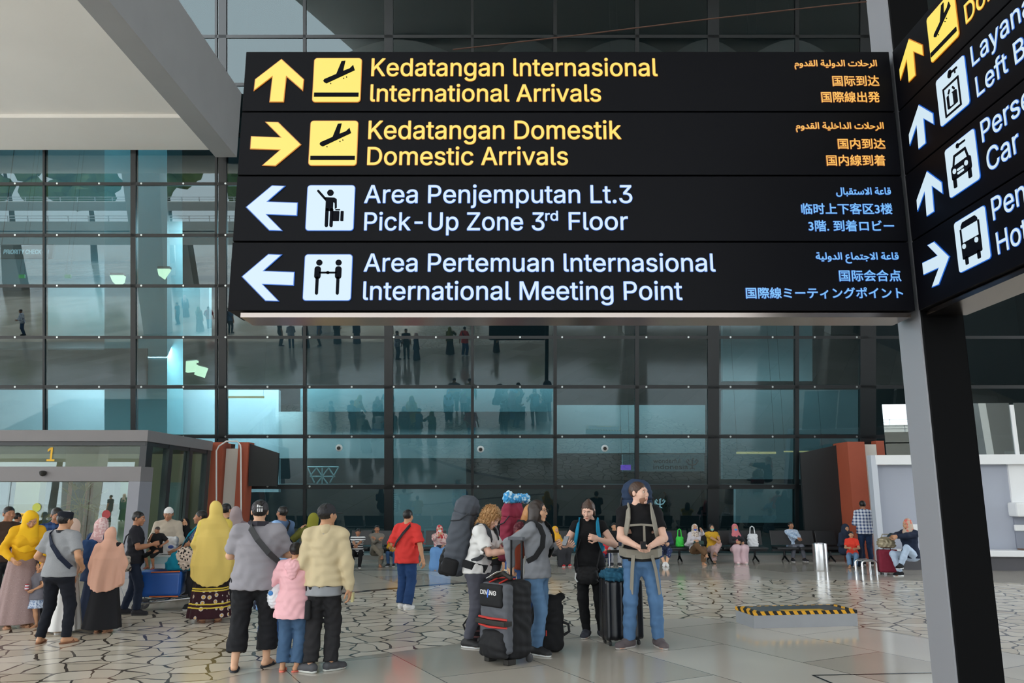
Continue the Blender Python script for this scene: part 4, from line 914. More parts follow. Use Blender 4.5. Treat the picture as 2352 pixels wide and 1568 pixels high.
# ---------------------------------------------------------------- clothing
def seq(): seq.n += 1; return seq.n * 1.37
seq.n = 0
def shirt(B, m=None, sleeve=.6, hem=.84, t=.016, fold=.004, belly=0, name='shirt', neck=True, flare=0, cuff=0, wid=1.0):
    b, T, P, h = B.build * wid, B.T, B.P, B.h
    pr = [Loft([(.93, .165 * b + t + flare * .4, .118 * b + t), (1.08, (.145 if B.fem else .157) * b + t, .108 * b + t + belly), (1.26, .167 * b + t, .118 * b + t), (1.36, .155 * b + t * .7, .095 + t), (1.425, .082 + t * .3, .068 + t * .3)], .04, T, end=.02)]
    if B.fem: pr += [Ell((s * .072, -.097 * b - t * .5, 1.255), (.062, .052, .062), .06, T) for s in (1, -1)]
    if hem < .93: pr.append(Loft([(hem, .196 * b + t + flare, .145 * b + t + flare * .8), (.97, .176 * b + t + flare * .5, .13 * b + t + belly * .6), (1.03, .15 * b + t, .112 * b + t)], .05, P))
    sb = []
    if sleeve:
        for s in (1, -1):
            sh, el, w_ = B.arm[s]
            if sleeve <= 1:
                pr.append(Cap(tuple(sh), tuple(sh.lerp(el, sleeve + .05)), .056 * b + t * .5, .05 * b + t + cuff, .05)); sb.append(legcut(sh, sh.lerp(el, sleeve), .085, .062))
            else: f = sleeve - 1; pr += [Cap(tuple(sh), tuple(el), .054 * b + t * .5, .046 + t * .8, .045), Cap(tuple(el), tuple(el.lerp(w_, f)), .046 + t * .8, .034 + t * .6 + cuff, .03)]
    pr += [Cap(tuple(T @ VL((q * .05, .02, 1.43))), tuple(T @ VL((q * B.sw, .014, 1.385))), .046 + t * .5, .05 * B.build + t * .6, .05) for q in (1, -1)]
    if neck: pr.append(Cap(tuple(T @ VL((0, .018, 1.40))), tuple(B.neck.lerp(T @ VL((0, .018, 1.43)), .5)), .07, .062, .03))
    return soft(name, pr, h, m, B.root, disp=wrinkle(fold, 1.0, seq()), subs=sb)
def legcut(a, e, r, L=.2):
    z = (e - a).normalized(); x = z.orthogonal().normalized(); M = Matrix((x, z.cross(x), z)).transposed().to_4x4(); M.translation = e
    return Box((0, 0, L), (r, r, L), .004, .005, M)
def trousers(B, m=None, loose=.012, hem=.97, rh=None, waist=1.02, fold=.004, name='trousers'):
    b, h = B.build, B.h; l = loose
    pr = [Loft([(.82, .16 * b + l, .118 * b + l), (.92, .168 * b + l * .6, .122 * b + l * .6), (waist, .158 * b + .004, .11 * b + .006)], .05, B.P), Ell((0, 0, .86), (.16 * b + l * .5, .112 * b + l * .5, .1), .05, B.P)]
    ct = []
    for s in (1, -1):
        hp, kn, an, f = B.leg[s]; e = kn.lerp(an, hem); r1 = rh if rh else .042 + l * 1.2
        ct.append(legcut(kn, e, r1 * 2.2)); e = e + (e - kn).normalized() * r1 * .9
        pr += [Cap(tuple(hp), tuple(kn), .088 * b + l * .7, .06 + l, .05), Cap(tuple(kn), tuple(kn.lerp(e, .5)), .06 + l, max((.058 + l + r1) / 2, .058 + l * .5), .03), Cap(tuple(kn.lerp(e, .5)), tuple(e), max((.058 + l + r1) / 2, .058 + l * .5), r1, .03)]
    return soft(name, pr, h, m, B.root, disp=wrinkle(fold, 1.3, seq()), subs=ct)
def skirt(B, m=None, hem=.05, top=1.0, r0=.165, r1=.27, ry=.85, fold=(13, .05), name='skirt', cy=0., mid=None):
    q = [(hem, r1, r1 * ry, 0, cy), (top, r0 * B.build, r0 * .75 * B.build, 0, 0)]
    if mid: q.insert(1, mid)
    return soft(name, [Loft(q, .02, B.P, fold=fold, ph=seq())], B.h, m, B.root)
def seated_skirt(B, m=None, loose=.035, name='skirt', hem=.95, rh=.13):
    pr = [Ell((0, 0, .88), (.19 * B.build, .15, .12), .06, B.P)]
    for s in (1, -1):
        hp, kn, an, f = B.leg[s]; e = kn.lerp(an, hem); pr += [Cap(tuple(hp), tuple(kn), .1, .085 + loose, .09), Cap(tuple(kn), tuple(e), .085 + loose, rh, .09)]
    a, b_ = B.leg[1][1], B.leg[-1][1]; pr.append(Cap(tuple(a), tuple(b_), .08, k=.09))
    e1, e2 = B.leg[1][1].lerp(B.leg[1][2], hem), B.leg[-1][1].lerp(B.leg[-1][2], hem); pr.append(Cap(tuple(e1), tuple(e2), .09, k=.09))
    return soft(name, pr, B.h, m, B.root, disp=drape(.008, 38, seq()))
def hijab(B, m=None, hem=1.12, w=.225, d=.16, fold=.006, n=24, open_=True, flare=0., name='headscarf', yc=0., side=0., k=1.0):
    Hm, T = B.Hm, B.T
    pr = [Ell((0, .018, .012), (.094, .113, .108), .03, Hm), Ell((0, -.012, -.075), (.08, .098, .085), .04, Hm), Cap(tuple(Hm @ VL((0, .03, -.05))), tuple(T @ VL((0, .02, 1.40))), .085, .12, .06)]
    if hem < 1.0:
        q = [(hem, w + flare, d + flare * .8, side, yc), (.5 * hem + .55, w, d, side * .5, yc), (1.2, .5 * w + .105, .5 * d + .08), (1.31, .195, .145), (1.40, .15, .125), (1.48, .1, .105)]
        for s_ in (1, -1):
            sh, el, _w = B.arm[s_]; pr.append(Cap(tuple(sh), tuple(sh.lerp(el, 1.0)), .068, .074, .09))
    else: q = [(hem, w + flare, d + flare * .8, side, yc), (1.33, .195 * B.build, .135), (1.40, .145, .115), (1.46, .1, .1)]
    pr.append(Loft(q, .06, T, fold=(11, .06 * k), ph=seq()))
    sub = [Ell((0, -.125, -.018), (.053, .075, .078), .012, Hm)] if open_ else []
    Ti = np.array(T.inverted(), f32); c2 = 1.6 if hem < 1.0 else 2.2
    def rim(X, Y, Z): x = Ti[0, 0] * X + Ti[0, 1] * Y + Ti[0, 2] * Z + Ti[0, 3]; z = Ti[2, 0] * X + Ti[2, 1] * Y + Ti[2, 2] * Z + Ti[2, 3]; return (hem + c2 * np.minimum(x * x, .1) + .006 * np.sin(95 * x)) - z
    return soft(name, pr, B.h, m, B.root, disp=drape(fold * 1.5, n, seq()), subs=sub, cuts=[rim])
def hair(B, m=None, style='short', h=None, name='hair'):
    Hm = B.Hm; h = h or min(B.h, .007 / B.sc)
    pr = [Ell((0, .02, .03), (.085, .102, .094), .02, Hm)]; sub = [Ell((0, -.12, -.03), (.075, .075, .085), .015, Hm), Ell((0, .0, -.12), (.12, .14, .075), .01, Hm)]
    dp = wrinkle(.0025, 4, seq())
    if style == 'bob':
        pr += [Loft([(-.165, .094, .085, 0, .035), (-.06, .1, .1, 0, .02), (.03, .09, .1, 0, .02)], .03, Hm)]; sub = [Ell((0, -.115, -.045), (.066, .078, .13), .012, Hm)]
        dp = drape(.002, 220, 0)
    if style == 'curly':
        pr += [Ell((0, .03, .02), (.105, .12, .115), .03, Hm), Loft([(-.32, .105, .07, .0, .0), (-.2, .12, .1, 0, .02), (-.05, .115, .11, 0, .03), (.05, .1, .1, 0, .03)], .04, Hm)]; sub = [Ell((0, -.135, -.05), (.068, .085, .15), .012, Hm)]
        def dp(X, Y, Z): return .017 * np.sin(120 * X + 6 * np.sin(45 * Z)) * np.sin(100 * Z + 5 * np.sin(60 * Y)) + .007 * np.sin(170 * Y + 90 * Z)
    if style == 'long':
        pr += [Loft([(-.3, .05, .05, .05, .03), (-.16, .085, .075, .02, .04), (-.04, .096, .1, 0, .02), (.03, .09, .1, 0, .02)], .03, Hm)]; sub = [Ell((0, -.115, -.04), (.064, .075, .12), .012, Hm)]
        dp = drape(.003, 160, 0)
    if style == 'pony':
        pr += [Ell((0, .03, .115), (.03, .035, .03), .02, Hm), Cap((0, .09, .05), (0, .15, -.16), .03, .018, .02, Hm), Cap((.075, .0, -.02), (.085, -.01, -.2), .02, .014, .02, Hm), Cap((-.075, .0, -.02), (-.09, 0, -.2), .02, .012, .02, Hm)]
    if style == 'bun': pr += [Ell((0, .1, .03), (.05, .045, .05), .02, Hm)]
    return soft(name, pr, h, m, B.root, subs=sub, disp=dp)
def beard(B, m=None):
    soft('beard', [Ell((0, -.038, -.062), (.0585, .0585, .062), .01, B.Hm)], min(B.h, .006), m, B.root, subs=[Ell((0, -.1, -.0), (.045, .06, .055), .01, B.Hm), Ell((0, -.115, -.068), (.02, .03, .012), .005, B.Hm), Ell((0, .05, .0), (.2, .09, .2), .01, B.Hm)])
def cap(B, m=None, brim=1, back=False, logo=None):
    Hm = B.Hm; h = min(B.h, .007)
    pr = [Ell((0, .014, .03), (.088, .108, .094), .01, Hm)]; sub = [Box((0, 0, -.12), (.2, .25, .13), .005, .004, Hm), Ell((0, -.12, -.02), (.08, .06, .06), .01, Hm)]
    if brim: pr.append(Ell((0, -.125 , .012), (.072, .085, .012), .012, Hm))
    c = soft('cap', pr, h, m, B.root, subs=sub)
    if logo:
        W = mat('logo_white', (232, 232, 232), .6); mb = MB(); S = lambda x, z: Hm @ VL((x, .014 + .111 * math.sqrt(max(0, 1 - (x / .09) ** 2 - ((z - .03) / .097) ** 2)), z))
        for i in range(3):
            x = -.03 + .022 * i
            def quad(pts): mb.prism([S(*p) for p in pts], (Hm.to_3x3() @ VL((0, .003, 0))))
            quad([(x, .0), (x + .012, .0), (x + .012, .034), (x, .034)]); quad([(x, .045), (x + .014, .045), (x + .014, .056 + .009 * i), (x, .052 + .009 * i)])
        mb.build('logo', W, c)
    return c
def topi(B, m=None, hgt=.1, flat=True):
    if flat: pr = [Loft([(.02, .087, .107, 0, .014), (.1, .086, .106, 0, .012), (.122, .07, .09, 0, .012)], .01, B.Hm)]
    else: pr = [Ell((0, .014, .035), (.086, .106, .096), .01, B.Hm)]
    return soft('cap', pr, min(B.h, .008), m, B.root, subs=[Box((0, 0, -.1), (.2, .25, .12), .005, .004, B.Hm)])
def mask(B, m=None): return soft('face_mask', [Ell((0, -.052, -.056), (.057, .062, .052), .01, B.Hm)], min(B.h, .007), m, B.root)
def shoes(B, m=None, sole=(225, 225, 225), t=.0, low=False):
    for s in (1, -1):
        hp, kn, an, f = B.leg[s]; z = VL((0, 0, 1)); g = an.z - .08
        pr = [Cap(tuple(an + f * -.035 + z * -.03), tuple(an + f * .05 + z * -.03), .05, .049, .02), Cap(tuple(an + f * .04 + z * -.036), tuple(an + f * .155 + z * -.05), .049, .042, .03), Ell(tuple(an + f * .13 + z * -.05), (.052, .052, .034), .02)]
        if not low: pr.append(Cap(tuple(an + z * -.02), tuple(an + z * .015), .045, .042, .02))
        a = soft('shoe', pr, min(B.h, .008), m, B.root, cuts=[lambda X, Y, Z, g=g: g + .018 - Z])
        ang = math.atan2(f.x, -f.y); Mx = Matrix.Translation(VL((an.x, an.y, g))) @ Matrix.Rotation(ang, 4, 'Z')
        soft('sole', [Loft([(.0, .044, .135, 0, -.055), (.026, .045, .138, 0, -.055)], .0, Mx, pw=2.6, end=.006)], min(B.h, .007), mat('sole_%d_%d_%d' % sole, sole, .6), a)
def sandals(B, m=None):
    for s in (1, -1):
        hp, kn, an, f = B.leg[s]; g = an.z - .08; ang = math.atan2(f.x, -f.y); Mx = Matrix.Translation(VL((an.x, an.y, g))) @ Matrix.Rotation(ang, 4, 'Z')
        soft('sandal', [Loft([(.0, .045, .138, 0, -.055), (.02, .046, .14, 0, -.055)], .0, Mx, pw=2.6, end=.006), Cap((.045, -.09, .015), (0, -.08, .065), .012, .013, .01, Mx), Cap((-.045, -.09, .015), (0, -.08, .065), .012, .013, .01, Mx)], min(B.h, .007), m, B.root)
def strap(B, pts, w=.03, m=None, name='strap', t=.012, parent=None, M=None):
    """band following points in the torso frame"""
    T = M or B.T; P = [T @ VL(p) for p in pts]; pr = []
    return soft(name, [Cap(tuple(P[i]), tuple(P[i + 1]), w * .5, k=.01) for i in range(len(P) - 1)], min(B.h, .009), m, parent or B.root)
def band(B, pts, width, thick, m, name='strap', M=None, parent=None):
    """flat webbing lying along points (torso frame) facing away from the spine"""
    T = M or B.T; P = [VL(p) for p in pts]; mb = MB(); ring = []
    for i, p in enumerate(P):
        t = (P[min(i + 1, len(P) - 1)] - P[max(i - 1, 0)]).normalized(); o = VL((p.x, p.y, 0)) if len(P[0]) == 3 else p
        o = (o - t * o.dot(t)); o = o.normalized() if o.length > 1e-4 else VL((0, -1, 0)); s = t.cross(o)
        ring.append([T @ q for q in (p - s * width / 2, p + s * width / 2, p + s * width / 2 + o * thick, p - s * width / 2 + o * thick)])
    vs = [x for g in ring for x in g]; fs = [(0, 1, 2, 3), tuple(4 * (len(P) - 1) + k for k in (3, 2, 1, 0))]
    for i in range(len(P) - 1):
        for k in range(4): l = (k + 1) % 4; fs.append((4 * i + k, 4 * i + l, 4 * i + 4 + l, 4 * i + 4 + k))
    return mb.add(vs, fs).build(name, m, parent or B.root)
def glasses(B, m=None):
    mb = MB()
    for s in (1, -1):
        mb.tube([B.Hm @ VL((s * .032 + .024 * math.cos(a), -.106, .004 + .018 * math.sin(a))) for a in [2 * math.pi * k / 14 for k in range(14)]], .0022, 6, closed=True)
        mb.tube([B.Hm @ VL(p) for p in ((s * .056, -.105, .008), (s * .077, -.06, .01), (s * .08, .01, .008))], .0022, 6)
    mb.tube([B.Hm @ VL(p) for p in ((.009, -.107, .006), (-.009, -.107, .006))], .0022, 6)
    mb.build('glasses', m, B.root)
def phone(B, label, side=-1, tilt=0, cat='phone', pos=None, rot=(0, 0, 0)):
    sh, el, w_ = B.arm[side]; d = (w_ - el).normalized()
    p = B.root.matrix_basis @ (VL(pos) if pos else w_ + d * .1)
    B.root.rotation_euler.z
    o = empty('phone', p, B.root.rotation_euler.z, label, cat); o.rotation_euler = (R(rot[0]), R(rot[1]), B.root.rotation_euler.z + R(rot[2]))
    MB().box((0, 0, 0), (.036, .075, .004)).build('case', BLK, o, bevel=.003); MB().box((0, 0, .0045), (.033, .07, .0006)).build('screen', mat('phone_screen', (30, 34, 40), .1), o)
    return o
# ================================================================ CLOTH PATTERNS
def pattern(name, base, fn, rough=.85):
    if name in MATS: return MATS[name]
    m = bpy.data.materials.new(name); m.use_nodes = True; nt = m.node_tree; b = nt.nodes['Principled BSDF']; b.inputs['Roughness'].default_value = rough; b.inputs['Specular IOR Level'].default_value = .2
    tc = nt.nodes.new('ShaderNodeTexCoord'); out = fn(nt, tc.outputs['Object'], rgb(*base)); nt.links.new(out, b.inputs['Base Color']); MATS[name] = m; return m
def mixc(nt, f, a, b):
    mx = nt.nodes.new('ShaderNodeMix'); mx.data_type = 'RGBA'; L = nt.links.new
    for s, v in ((0, f), (6, a), (7, b)):
        if hasattr(v, 'links'): L(v, mx.inputs[s])
        else: mx.inputs[s].default_value = v
    return mx.outputs[2]
def math_(nt, op, a, b=None):
    n = nt.nodes.new('ShaderNodeMath'); n.operation = op
    for i, v in enumerate((a, b)):
        if v is None: continue
        if hasattr(v, 'links'): nt.links.new(v, n.inputs[i])
        else: n.inputs[i].default_value = v
    return n.outputs[0]
def axis(nt, co, i): s = nt.nodes.new('ShaderNodeSeparateXYZ'); nt.links.new(co, s.inputs[0]); return s.outputs[i]
def stripes_z(c2, period, frac):
    def f(nt, co, base): return mixc(nt, math_(nt, 'LESS_THAN', math_(nt, 'FRACT', math_(nt, 'DIVIDE', axis(nt, co, 2), period)), frac), base, rgb(*c2))
    return f
def plaid(c2, period=.075):
    def f(nt, co, base):
        g = [math_(nt, 'LESS_THAN', math_(nt, 'FRACT', math_(nt, 'DIVIDE', math_(nt, 'ADD', axis(nt, co, i), 5), period)), .45) for i in (0, 2)]
        return mixc(nt, math_(nt, 'MULTIPLY', math_(nt, 'ADD', g[0], g[1]), .5), base, rgb(*c2))
    return f
def spots(cols, scale, thr=.42):
    def f(nt, co, base):
        v = nt.nodes.new('ShaderNodeTexVoronoi'); v.inputs['Scale'].default_value = scale; nt.links.new(co, v.inputs['Vector'])
        s = nt.nodes.new('ShaderNodeSeparateColor'); nt.links.new(v.outputs['Color'], s.inputs[0])
        return mixc(nt, math_(nt, 'LESS_THAN', v.outputs['Distance'], thr), base, mixc(nt, s.outputs[0], rgb(*cols[0]), rgb(*cols[1])))
    return f
def blotch(c2, scale, lo=.5):
    def f(nt, co, base):
        n = nt.nodes.new('ShaderNodeTexNoise'); n.inputs['Scale'].default_value = scale; n.inputs['Detail'].default_value = 3; nt.links.new(co, n.inputs['Vector'])
        r = nt.nodes.new('ShaderNodeMapRange'); r.inputs[1].default_value = lo; r.inputs[2].default_value = lo + .06; nt.links.new(n.outputs['Fac'], r.inputs[0]); return mixc(nt, r.outputs[0], base, rgb(*c2))
    return f
def swirl(c1, c2, scale):
    def f(nt, co, base):
        n = nt.nodes.new('ShaderNodeTexNoise'); n.inputs['Scale'].default_value = scale; n.inputs['Distortion'].default_value = 1.5; nt.links.new(co, n.inputs['Vector'])
        d = math_(nt, 'ABSOLUTE', math_(nt, 'SUBTRACT', n.outputs['Fac'], .55)); return mixc(nt, math_(nt, 'LESS_THAN', d, .018), mixc(nt, math_(nt, 'GREATER_THAN', n.outputs['Fac'], .55), base, rgb(*c1)), rgb(*c2))
    return f
def batik(nt, co, base):
    z = axis(nt, co, 2); x = axis(nt, co, 0); y = axis(nt, co, 1)
    v = nt.nodes.new('ShaderNodeTexVoronoi'); v.inputs['Scale'].default_value = 11; v.inputs['Randomness'].default_value = .35; nt.links.new(co, v.inputs['Vector'])
    md = mixc(nt, math_(nt, 'LESS_THAN', v.outputs['Distance'], .33), rgb(52, 26, 32), mixc(nt, math_(nt, 'LESS_THAN', v.outputs['Distance'], .2), rgb(190, 180, 170), rgb(206, 158, 76)))
    c = mixc(nt, math_(nt, 'LESS_THAN', z, .46), base, md)
    for a in (.22, .27, .45, .48): c = mixc(nt, math_(nt, 'LESS_THAN', math_(nt, 'ABSOLUTE', math_(nt, 'SUBTRACT', z, a)), .009), c, rgb(206, 180, 66))
    return c
def jeans(name, c): return mat('denim_' + name, c, .8, spec=.2, var=.28, bscale=5)
# ================================================================ BAGS AND LUGGAGE
BLKF = mat('bag_black', (30, 30, 32), .7, spec=.25, bump=.15, bscale=60); GRYF = mat('bag_grey', (92, 94, 100), .75, spec=.2, bump=.2, bscale=50); DGF = mat('bag_dark_grey', (60, 62, 66), .75, spec=.2)
def on_person(name, B, label, cat, group=None, frame='T'):
    """a top-level thing worn by somebody: its local frame is the wearer's torso frame"""
    o = empty(name, (0, 0, 0), 0, label, cat, group)
    M = B.root.matrix_basis @ (B.T if frame == 'T' else B.P if frame == 'P' else Matrix.Identity(4)); o.matrix_world = M; return o
def big_pack(B, label, m1, m2, z0=.82, z1=1.72, w=.17, d=.13, y=.27, lean_top=.0, h=.011, hood=True, straps=None, group='hiking backpacks'):
    o = on_person('backpack', B, label, 'backpack', group); hh = h / B.sc
    soft('main_bag', [Loft([(z0, w * .8, d * .75, 0, y), (z0 + .12, w, d, 0, y + .01), (z0 + .5 * (z1 - z0), w * 1.02, d * 1.02, 0, y + .01), (z1 - .2, w * .96, d * .95, 0, y + .02)], .04, None, pw=2.6, end=.05)], hh, m1, o, disp=wrinkle(.007, 1.0, seq()))
    if hood: soft('lid', [Loft([(z1 - .24, w * 1.03, d * 1.02, 0, y + .015), (z1 - .1, w * .98, d * .98, 0, y + .01 + lean_top), (z1, w * .6, d * .6, 0, y + lean_top)], .03, None, pw=2.3, end=.05)], hh, m1, o, disp=wrinkle(.007, 1.2, seq()))
    soft('front_pocket', [Loft([(z0 - .02, w * .7, d * .6, 0, y + d * .65), (z0 + .2, w * .78, d * .6, 0, y + d * .75), (z0 + .34, w * .6, d * .4, 0, y + d * .7)], .03, None, pw=2.5, end=.04)], hh, m2, o, disp=wrinkle(.006, 1.3, seq()))
    for s in (1, -1):
        soft('side_pocket', [Loft([(z0 + .02, .045, d * .7, s * w * .95, y), (z0 + .22, .05, d * .7, s * w * 1.0, y)], .02, None, pw=2.5, end=.03)], hh, m2, o)
        MB().tube([(s * w * 1.0, y - d * .6, z1 - .2), (s * w * 1.08, y, z1 - .3), (s * w * 1.03, y + d * .8, z1 - .34)], .008, 6).build('compression_strap', DGF, o, smooth=True)
    MB().tube([(0, y + d * 1.05, z1 - .18), (0.01, y + d * 1.12, z1 - .32), (0, y + d * 1.08, z0 + .36)], .007, 6).build('daisy_chain', m2, o, smooth=True)
    return o
def shoulder_straps(B, o, m, wd=.05, th=.014, low=1.02):
    """the pack's two shoulder straps over the wearer's chest"""
    q = .01
    for s in (1, -1):
        band(B, [(s * .11, .13, 1.36), (s * .115, .06, 1.455), (s * .115, -.02, 1.458), (s * .12, -.09, 1.41), (s * .13, -.128 - q, 1.32), (s * .15, -.132 - q, 1.2), (s * .178, -.075, 1.08), (s * .185, .02, low)], wd, th, m, 'shoulder_strap', Matrix.Identity(4), o)
# ================================================================ PEOPLE, LEFT TO RIGHT
HB_ = mat('hair_black', (24, 20, 19), .45); HBR = mat('hair_brown', (72, 50, 38), .5); HBL = mat('hair_blond', (176, 134, 88), .5); HGI = mat('hair_ginger', (196, 138, 84), .5); HDB = mat('hair_dark_brown', (46, 34, 28), .45)
WHT_C = cloth('white', (226, 224, 222)); BLK_C = cloth('black', (26, 26, 28)); CHAR = cloth('charcoal', (50, 50, 54))
NF = .0105
person('person in dark brown clothes cut off by the left edge of the picture', (-8, 1416), 1164, 60, skin_='brown', wear=[(shirt, dict(m=cloth('dark_brown', (70, 54, 46)), sleeve=1.9)), (trousers, dict(m=CHAR)), (hair, dict(m=HB_)), (shoes, dict(m=CHAR))])
for x_, y_, t_, l_ in ((24, 1330, 1178, 'person in dark clothes inside the vestibule, left of the no entry stickers'), (62, 1322, 1180, 'person in a slate shirt inside the vestibule, behind the lime sticker')):
    person(l_, (x_, y_), t_, 150, skin_='brown', h=.013, wear=[(shirt, dict(m=cloth('slate_%d' % x_, (60 + x_ // 2, 66, 76)), sleeve=1.0)), (trousers, dict(m=CHAR)), (hair, dict(m=HB_)), (shoes, dict(m=CHAR))])
# -- woman in yellow bending to the child
person('woman in a mustard yellow headscarf bending forward over a small child', (36, 1441), 1205, 40, H=1.60, fem=True, lean=(16, 0, 0), look=(5, 22, 0), face=True, skin_='tan', pelvis=(0, .03, .93), aR=(-.18, -.22, .98), aL=(.2, -.3, .9), wear=[
    (shirt, dict(m=cloth('mustard', (226, 172, 36)), sleeve=1.9, hem=1.0, t=.018, name='jacket')), (skirt, dict(m=pattern('mauve_dots', (158, 134, 132), spots(((178, 156, 152), (140, 116, 114)), 60, .3)), hem=.06, top=1.12, r0=.165, r1=.3, name='dress')),
    (hijab, dict(m=cloth('yellow_scarf', (238, 186, 40)), hem=1.1, w=.2, d=.15)), (sandals, dict(m=mat('sandal_tan', (176, 130, 100), .6)))])
kid = person('small child in a grey frock holding a snack can beside the woman in mustard', (76, 1440), 1289, -25, fem=True, face=True, skin_='tan', aR=(-.1, -.22, 1.02), aL=(.12, -.2, .98), curl=(.8, .9), build=1.05, wear=[
    (shirt, dict(m=cloth('kid_grey', (112, 110, 118)), sleeve=.6, hem=.72, t=.03, flare=.05)), (skirt, dict(m=pattern('kid_skirt', (196, 206, 222), blotch((120, 140, 176), 30)), hem=.5, top=.9, r0=.17, r1=.27, ry=.9, fold=(12, .09))), (hair, dict(m=HB_, style='bob')), (sandals, dict(m=mat('sandal_tan', (176, 130, 100))))])
cn = on_person('snack_can', kid, 'striped snack can held by the small child', 'can', None, 'R'); kp_ = VL((.0, -.3, 1.06))
MB().lathe([(.045, -.07), (.05, -.065), (.05, .065), (.045, .07)], kp_, 20).build('tin', pattern('snack_print', (210, 206, 214), stripes_z((176, 40, 52), .07, .4), .35), cn, smooth=True); MB().lathe([(.052, .066), (.052, .082)], kp_, 20).build('lid', mat('lid_red', (150, 30, 40), .4), cn)
person('man in a dark blue checked shirt looking down behind the man in grey knit', (103, 1420), 1166, 35, face=True, skin_='brown', look=(10, 16, 0), aL=(.12, -.25, 1.05), aR=(-.14, -.25, 1.05), wear=[
    (shirt, dict(m=pattern('navy_check', (38, 56, 96), plaid((62, 88, 136), .09)), sleeve=.65)), (trousers, dict(m=CHAR)), (hair, dict(m=HB_)), (shoes, dict(m=CHAR))])
person('woman in a cream headscarf and long white dress, behind the man in grey knit', (138, 1452), 1192, -30, fem=True, skin_='tan', wear=[
    (shirt, dict(m=cloth('cream_blouse', (206, 186, 172)), sleeve=1.95, hem=.95, t=.03)), (skirt, dict(m=WHT_C, hem=.05, top=1.05, r1=.33, fold=(11, .07), name='dress')), (hijab, dict(m=cloth('cream_scarf', (212, 184, 168)), hem=.86, w=.25, d=.18)), (shoes, dict(m=mat('shoe_beige', (190, 170, 150), .6)))])
GK = pattern('grey_knit', (150, 151, 154), blotch((140, 141, 145), 240, .5))
B = person('man in a grey knit shirt and black cap seen from behind, bag strap across', (118, 1478), 1186, 172, H=1.56, skin_='tan', build=1.08, look=(-12, 5, 0), lL=(.16, .02, .08), lR=(-.17, -.04, .08), toe=(20, -20), aL=(.22, -.16, 1.0), aR=(-.24, -.12, .98), h=.009, wear=[
    (shirt, dict(m=GK, sleeve=.72, hem=.86, t=.02, cuff=.004)), (trousers, dict(m=cloth('black_denim', (28, 30, 38)), loose=.014, hem=1.0)), (hair, dict(m=HB_)), (topi, dict(m=cloth('songkok', (34, 36, 44)))), (sandals, dict(m=mat('sandal_brown', (120, 76, 50), .6)))])
band(B, [(.1, -.02, 1.475), (.12, .1, 1.41), (.03, .152, 1.28), (-.1, .15, 1.12), (-.2, .085, 1.0), (-.205, 0, .95)], .06, .01, cloth('navy_strap', (36, 42, 58)), 'bag_strap')
band(B, [(.075, -.05, 1.44), (.09, .04, 1.447), (.0, .095, 1.45), (-.09, .04, 1.447), (-.075, -.05, 1.44)], .035, .01, CHAR, 'collar')
B = person('woman in a pink and white headscarf with a blue bag on her back', (212, 1436), 1189, 165, fem=True, skin_='tan', wear=[
    (shirt, dict(m=cloth('navy_dress', (46, 62, 92)), sleeve=1.95, hem=.7, t=.035, flare=.05)), (skirt, dict(m=cloth('navy_skirt', (44, 54, 76)), r1=.26)), (hijab, dict(m=pattern('pink_print', (214, 168, 168), blotch((232, 206, 204), 26)), hem=1.16, w=.21, d=.16)), (shoes, dict(m=CHAR))])
bp = on_person('backpack', B, 'blue cloth backpack worn by the woman in the pink printed headscarf', 'backpack', 'small backpacks')
soft('main_bag', [Loft([(.98, .12, .07, .03, .22), (1.1, .14, .08, .03, .22), (1.36, .12, .06, .03, .21)], .03, None, pw=2.5, end=.04)], .012, cloth('blue_bag', (48, 78, 124)), bp, disp=wrinkle(.006, 1, 2)); MB().tube([(.1, .2, 1.34), (.13, .08, 1.44), (.14, -.02, 1.44)], .018, 8).build('strap', cloth('blue_bag', (48, 78, 124)), bp)
person('woman in a long salmon pink headscarf and black skirt seen from behind', (233, 1452), 1211, 188, fem=True, skin_='tan', h=.009, aL=(.1, -.22, 1.05), aR=(-.1, -.22, 1.05), lR=(-.07, .02, .08), lL=(.07, .02, .08), wear=[
    (shirt, dict(m=cloth('black_dress', (36, 34, 38)), sleeve=1.95, hem=.9, t=.012)), (skirt, dict(m=cloth('black_skirt', (34, 34, 37)), hem=.07, r1=.30, fold=(9, .06))), (hijab, dict(m=cloth('salmon', (218, 168, 146)), hem=.66, w=.275, d=.235, fold=.007, n=30, k=1.3)), (sandals, dict(m=mat('sandal_tan', (176, 130, 100))))])
BM = person('man in a black short-sleeved shirt and navy jeans carrying a baby', (297, 1412), 1175, 105, skin_='brown', face=True, look=(-10, 6, 0), aL=(.1, -.26, 1.12), aR=(-.12, -.3, 1.16), curl=(.8, .9), lL=(.1, .12, .08), lR=(-.1, -.12, .08), wear=[
    (shirt, dict(m=cloth('black_shirt', (40, 40, 46)), sleeve=.75, hem=.84)), (trousers, dict(m=cloth('navy_denim', (34, 42, 60)))), (hair, dict(m=HB_)), (shoes, dict(m=CHAR, sole=(60, 60, 60)))])
bpos = BM.root.matrix_basis @ VL((.02, -.33, 1.02))
baby = person('bald baby in a black shirt and red sandals held by the man in black', at=(bpos.x, bpos.y, at_y(338, 1312, bpos.y).z), sc=.42, head=-15, face=True, skin_='brown', build=1.25, look=(0, 18, 0), pelvis=(0, .0, .82), aR=(-.08, -.24, 1.24), aL=(.34, -.1, .95), lL=(.12, -.22, .18), lR=(-.14, -.2, .2), wear=[
    (shirt, dict(m=BLK_C, sleeve=.8, hem=.76, t=.02)), (trousers, dict(m=BLK_C, hem=-.2, rh=.11)), (hair, dict(m=HDB)), (sandals, dict(m=mat('sandal_red', (150, 40, 34), .6)))])
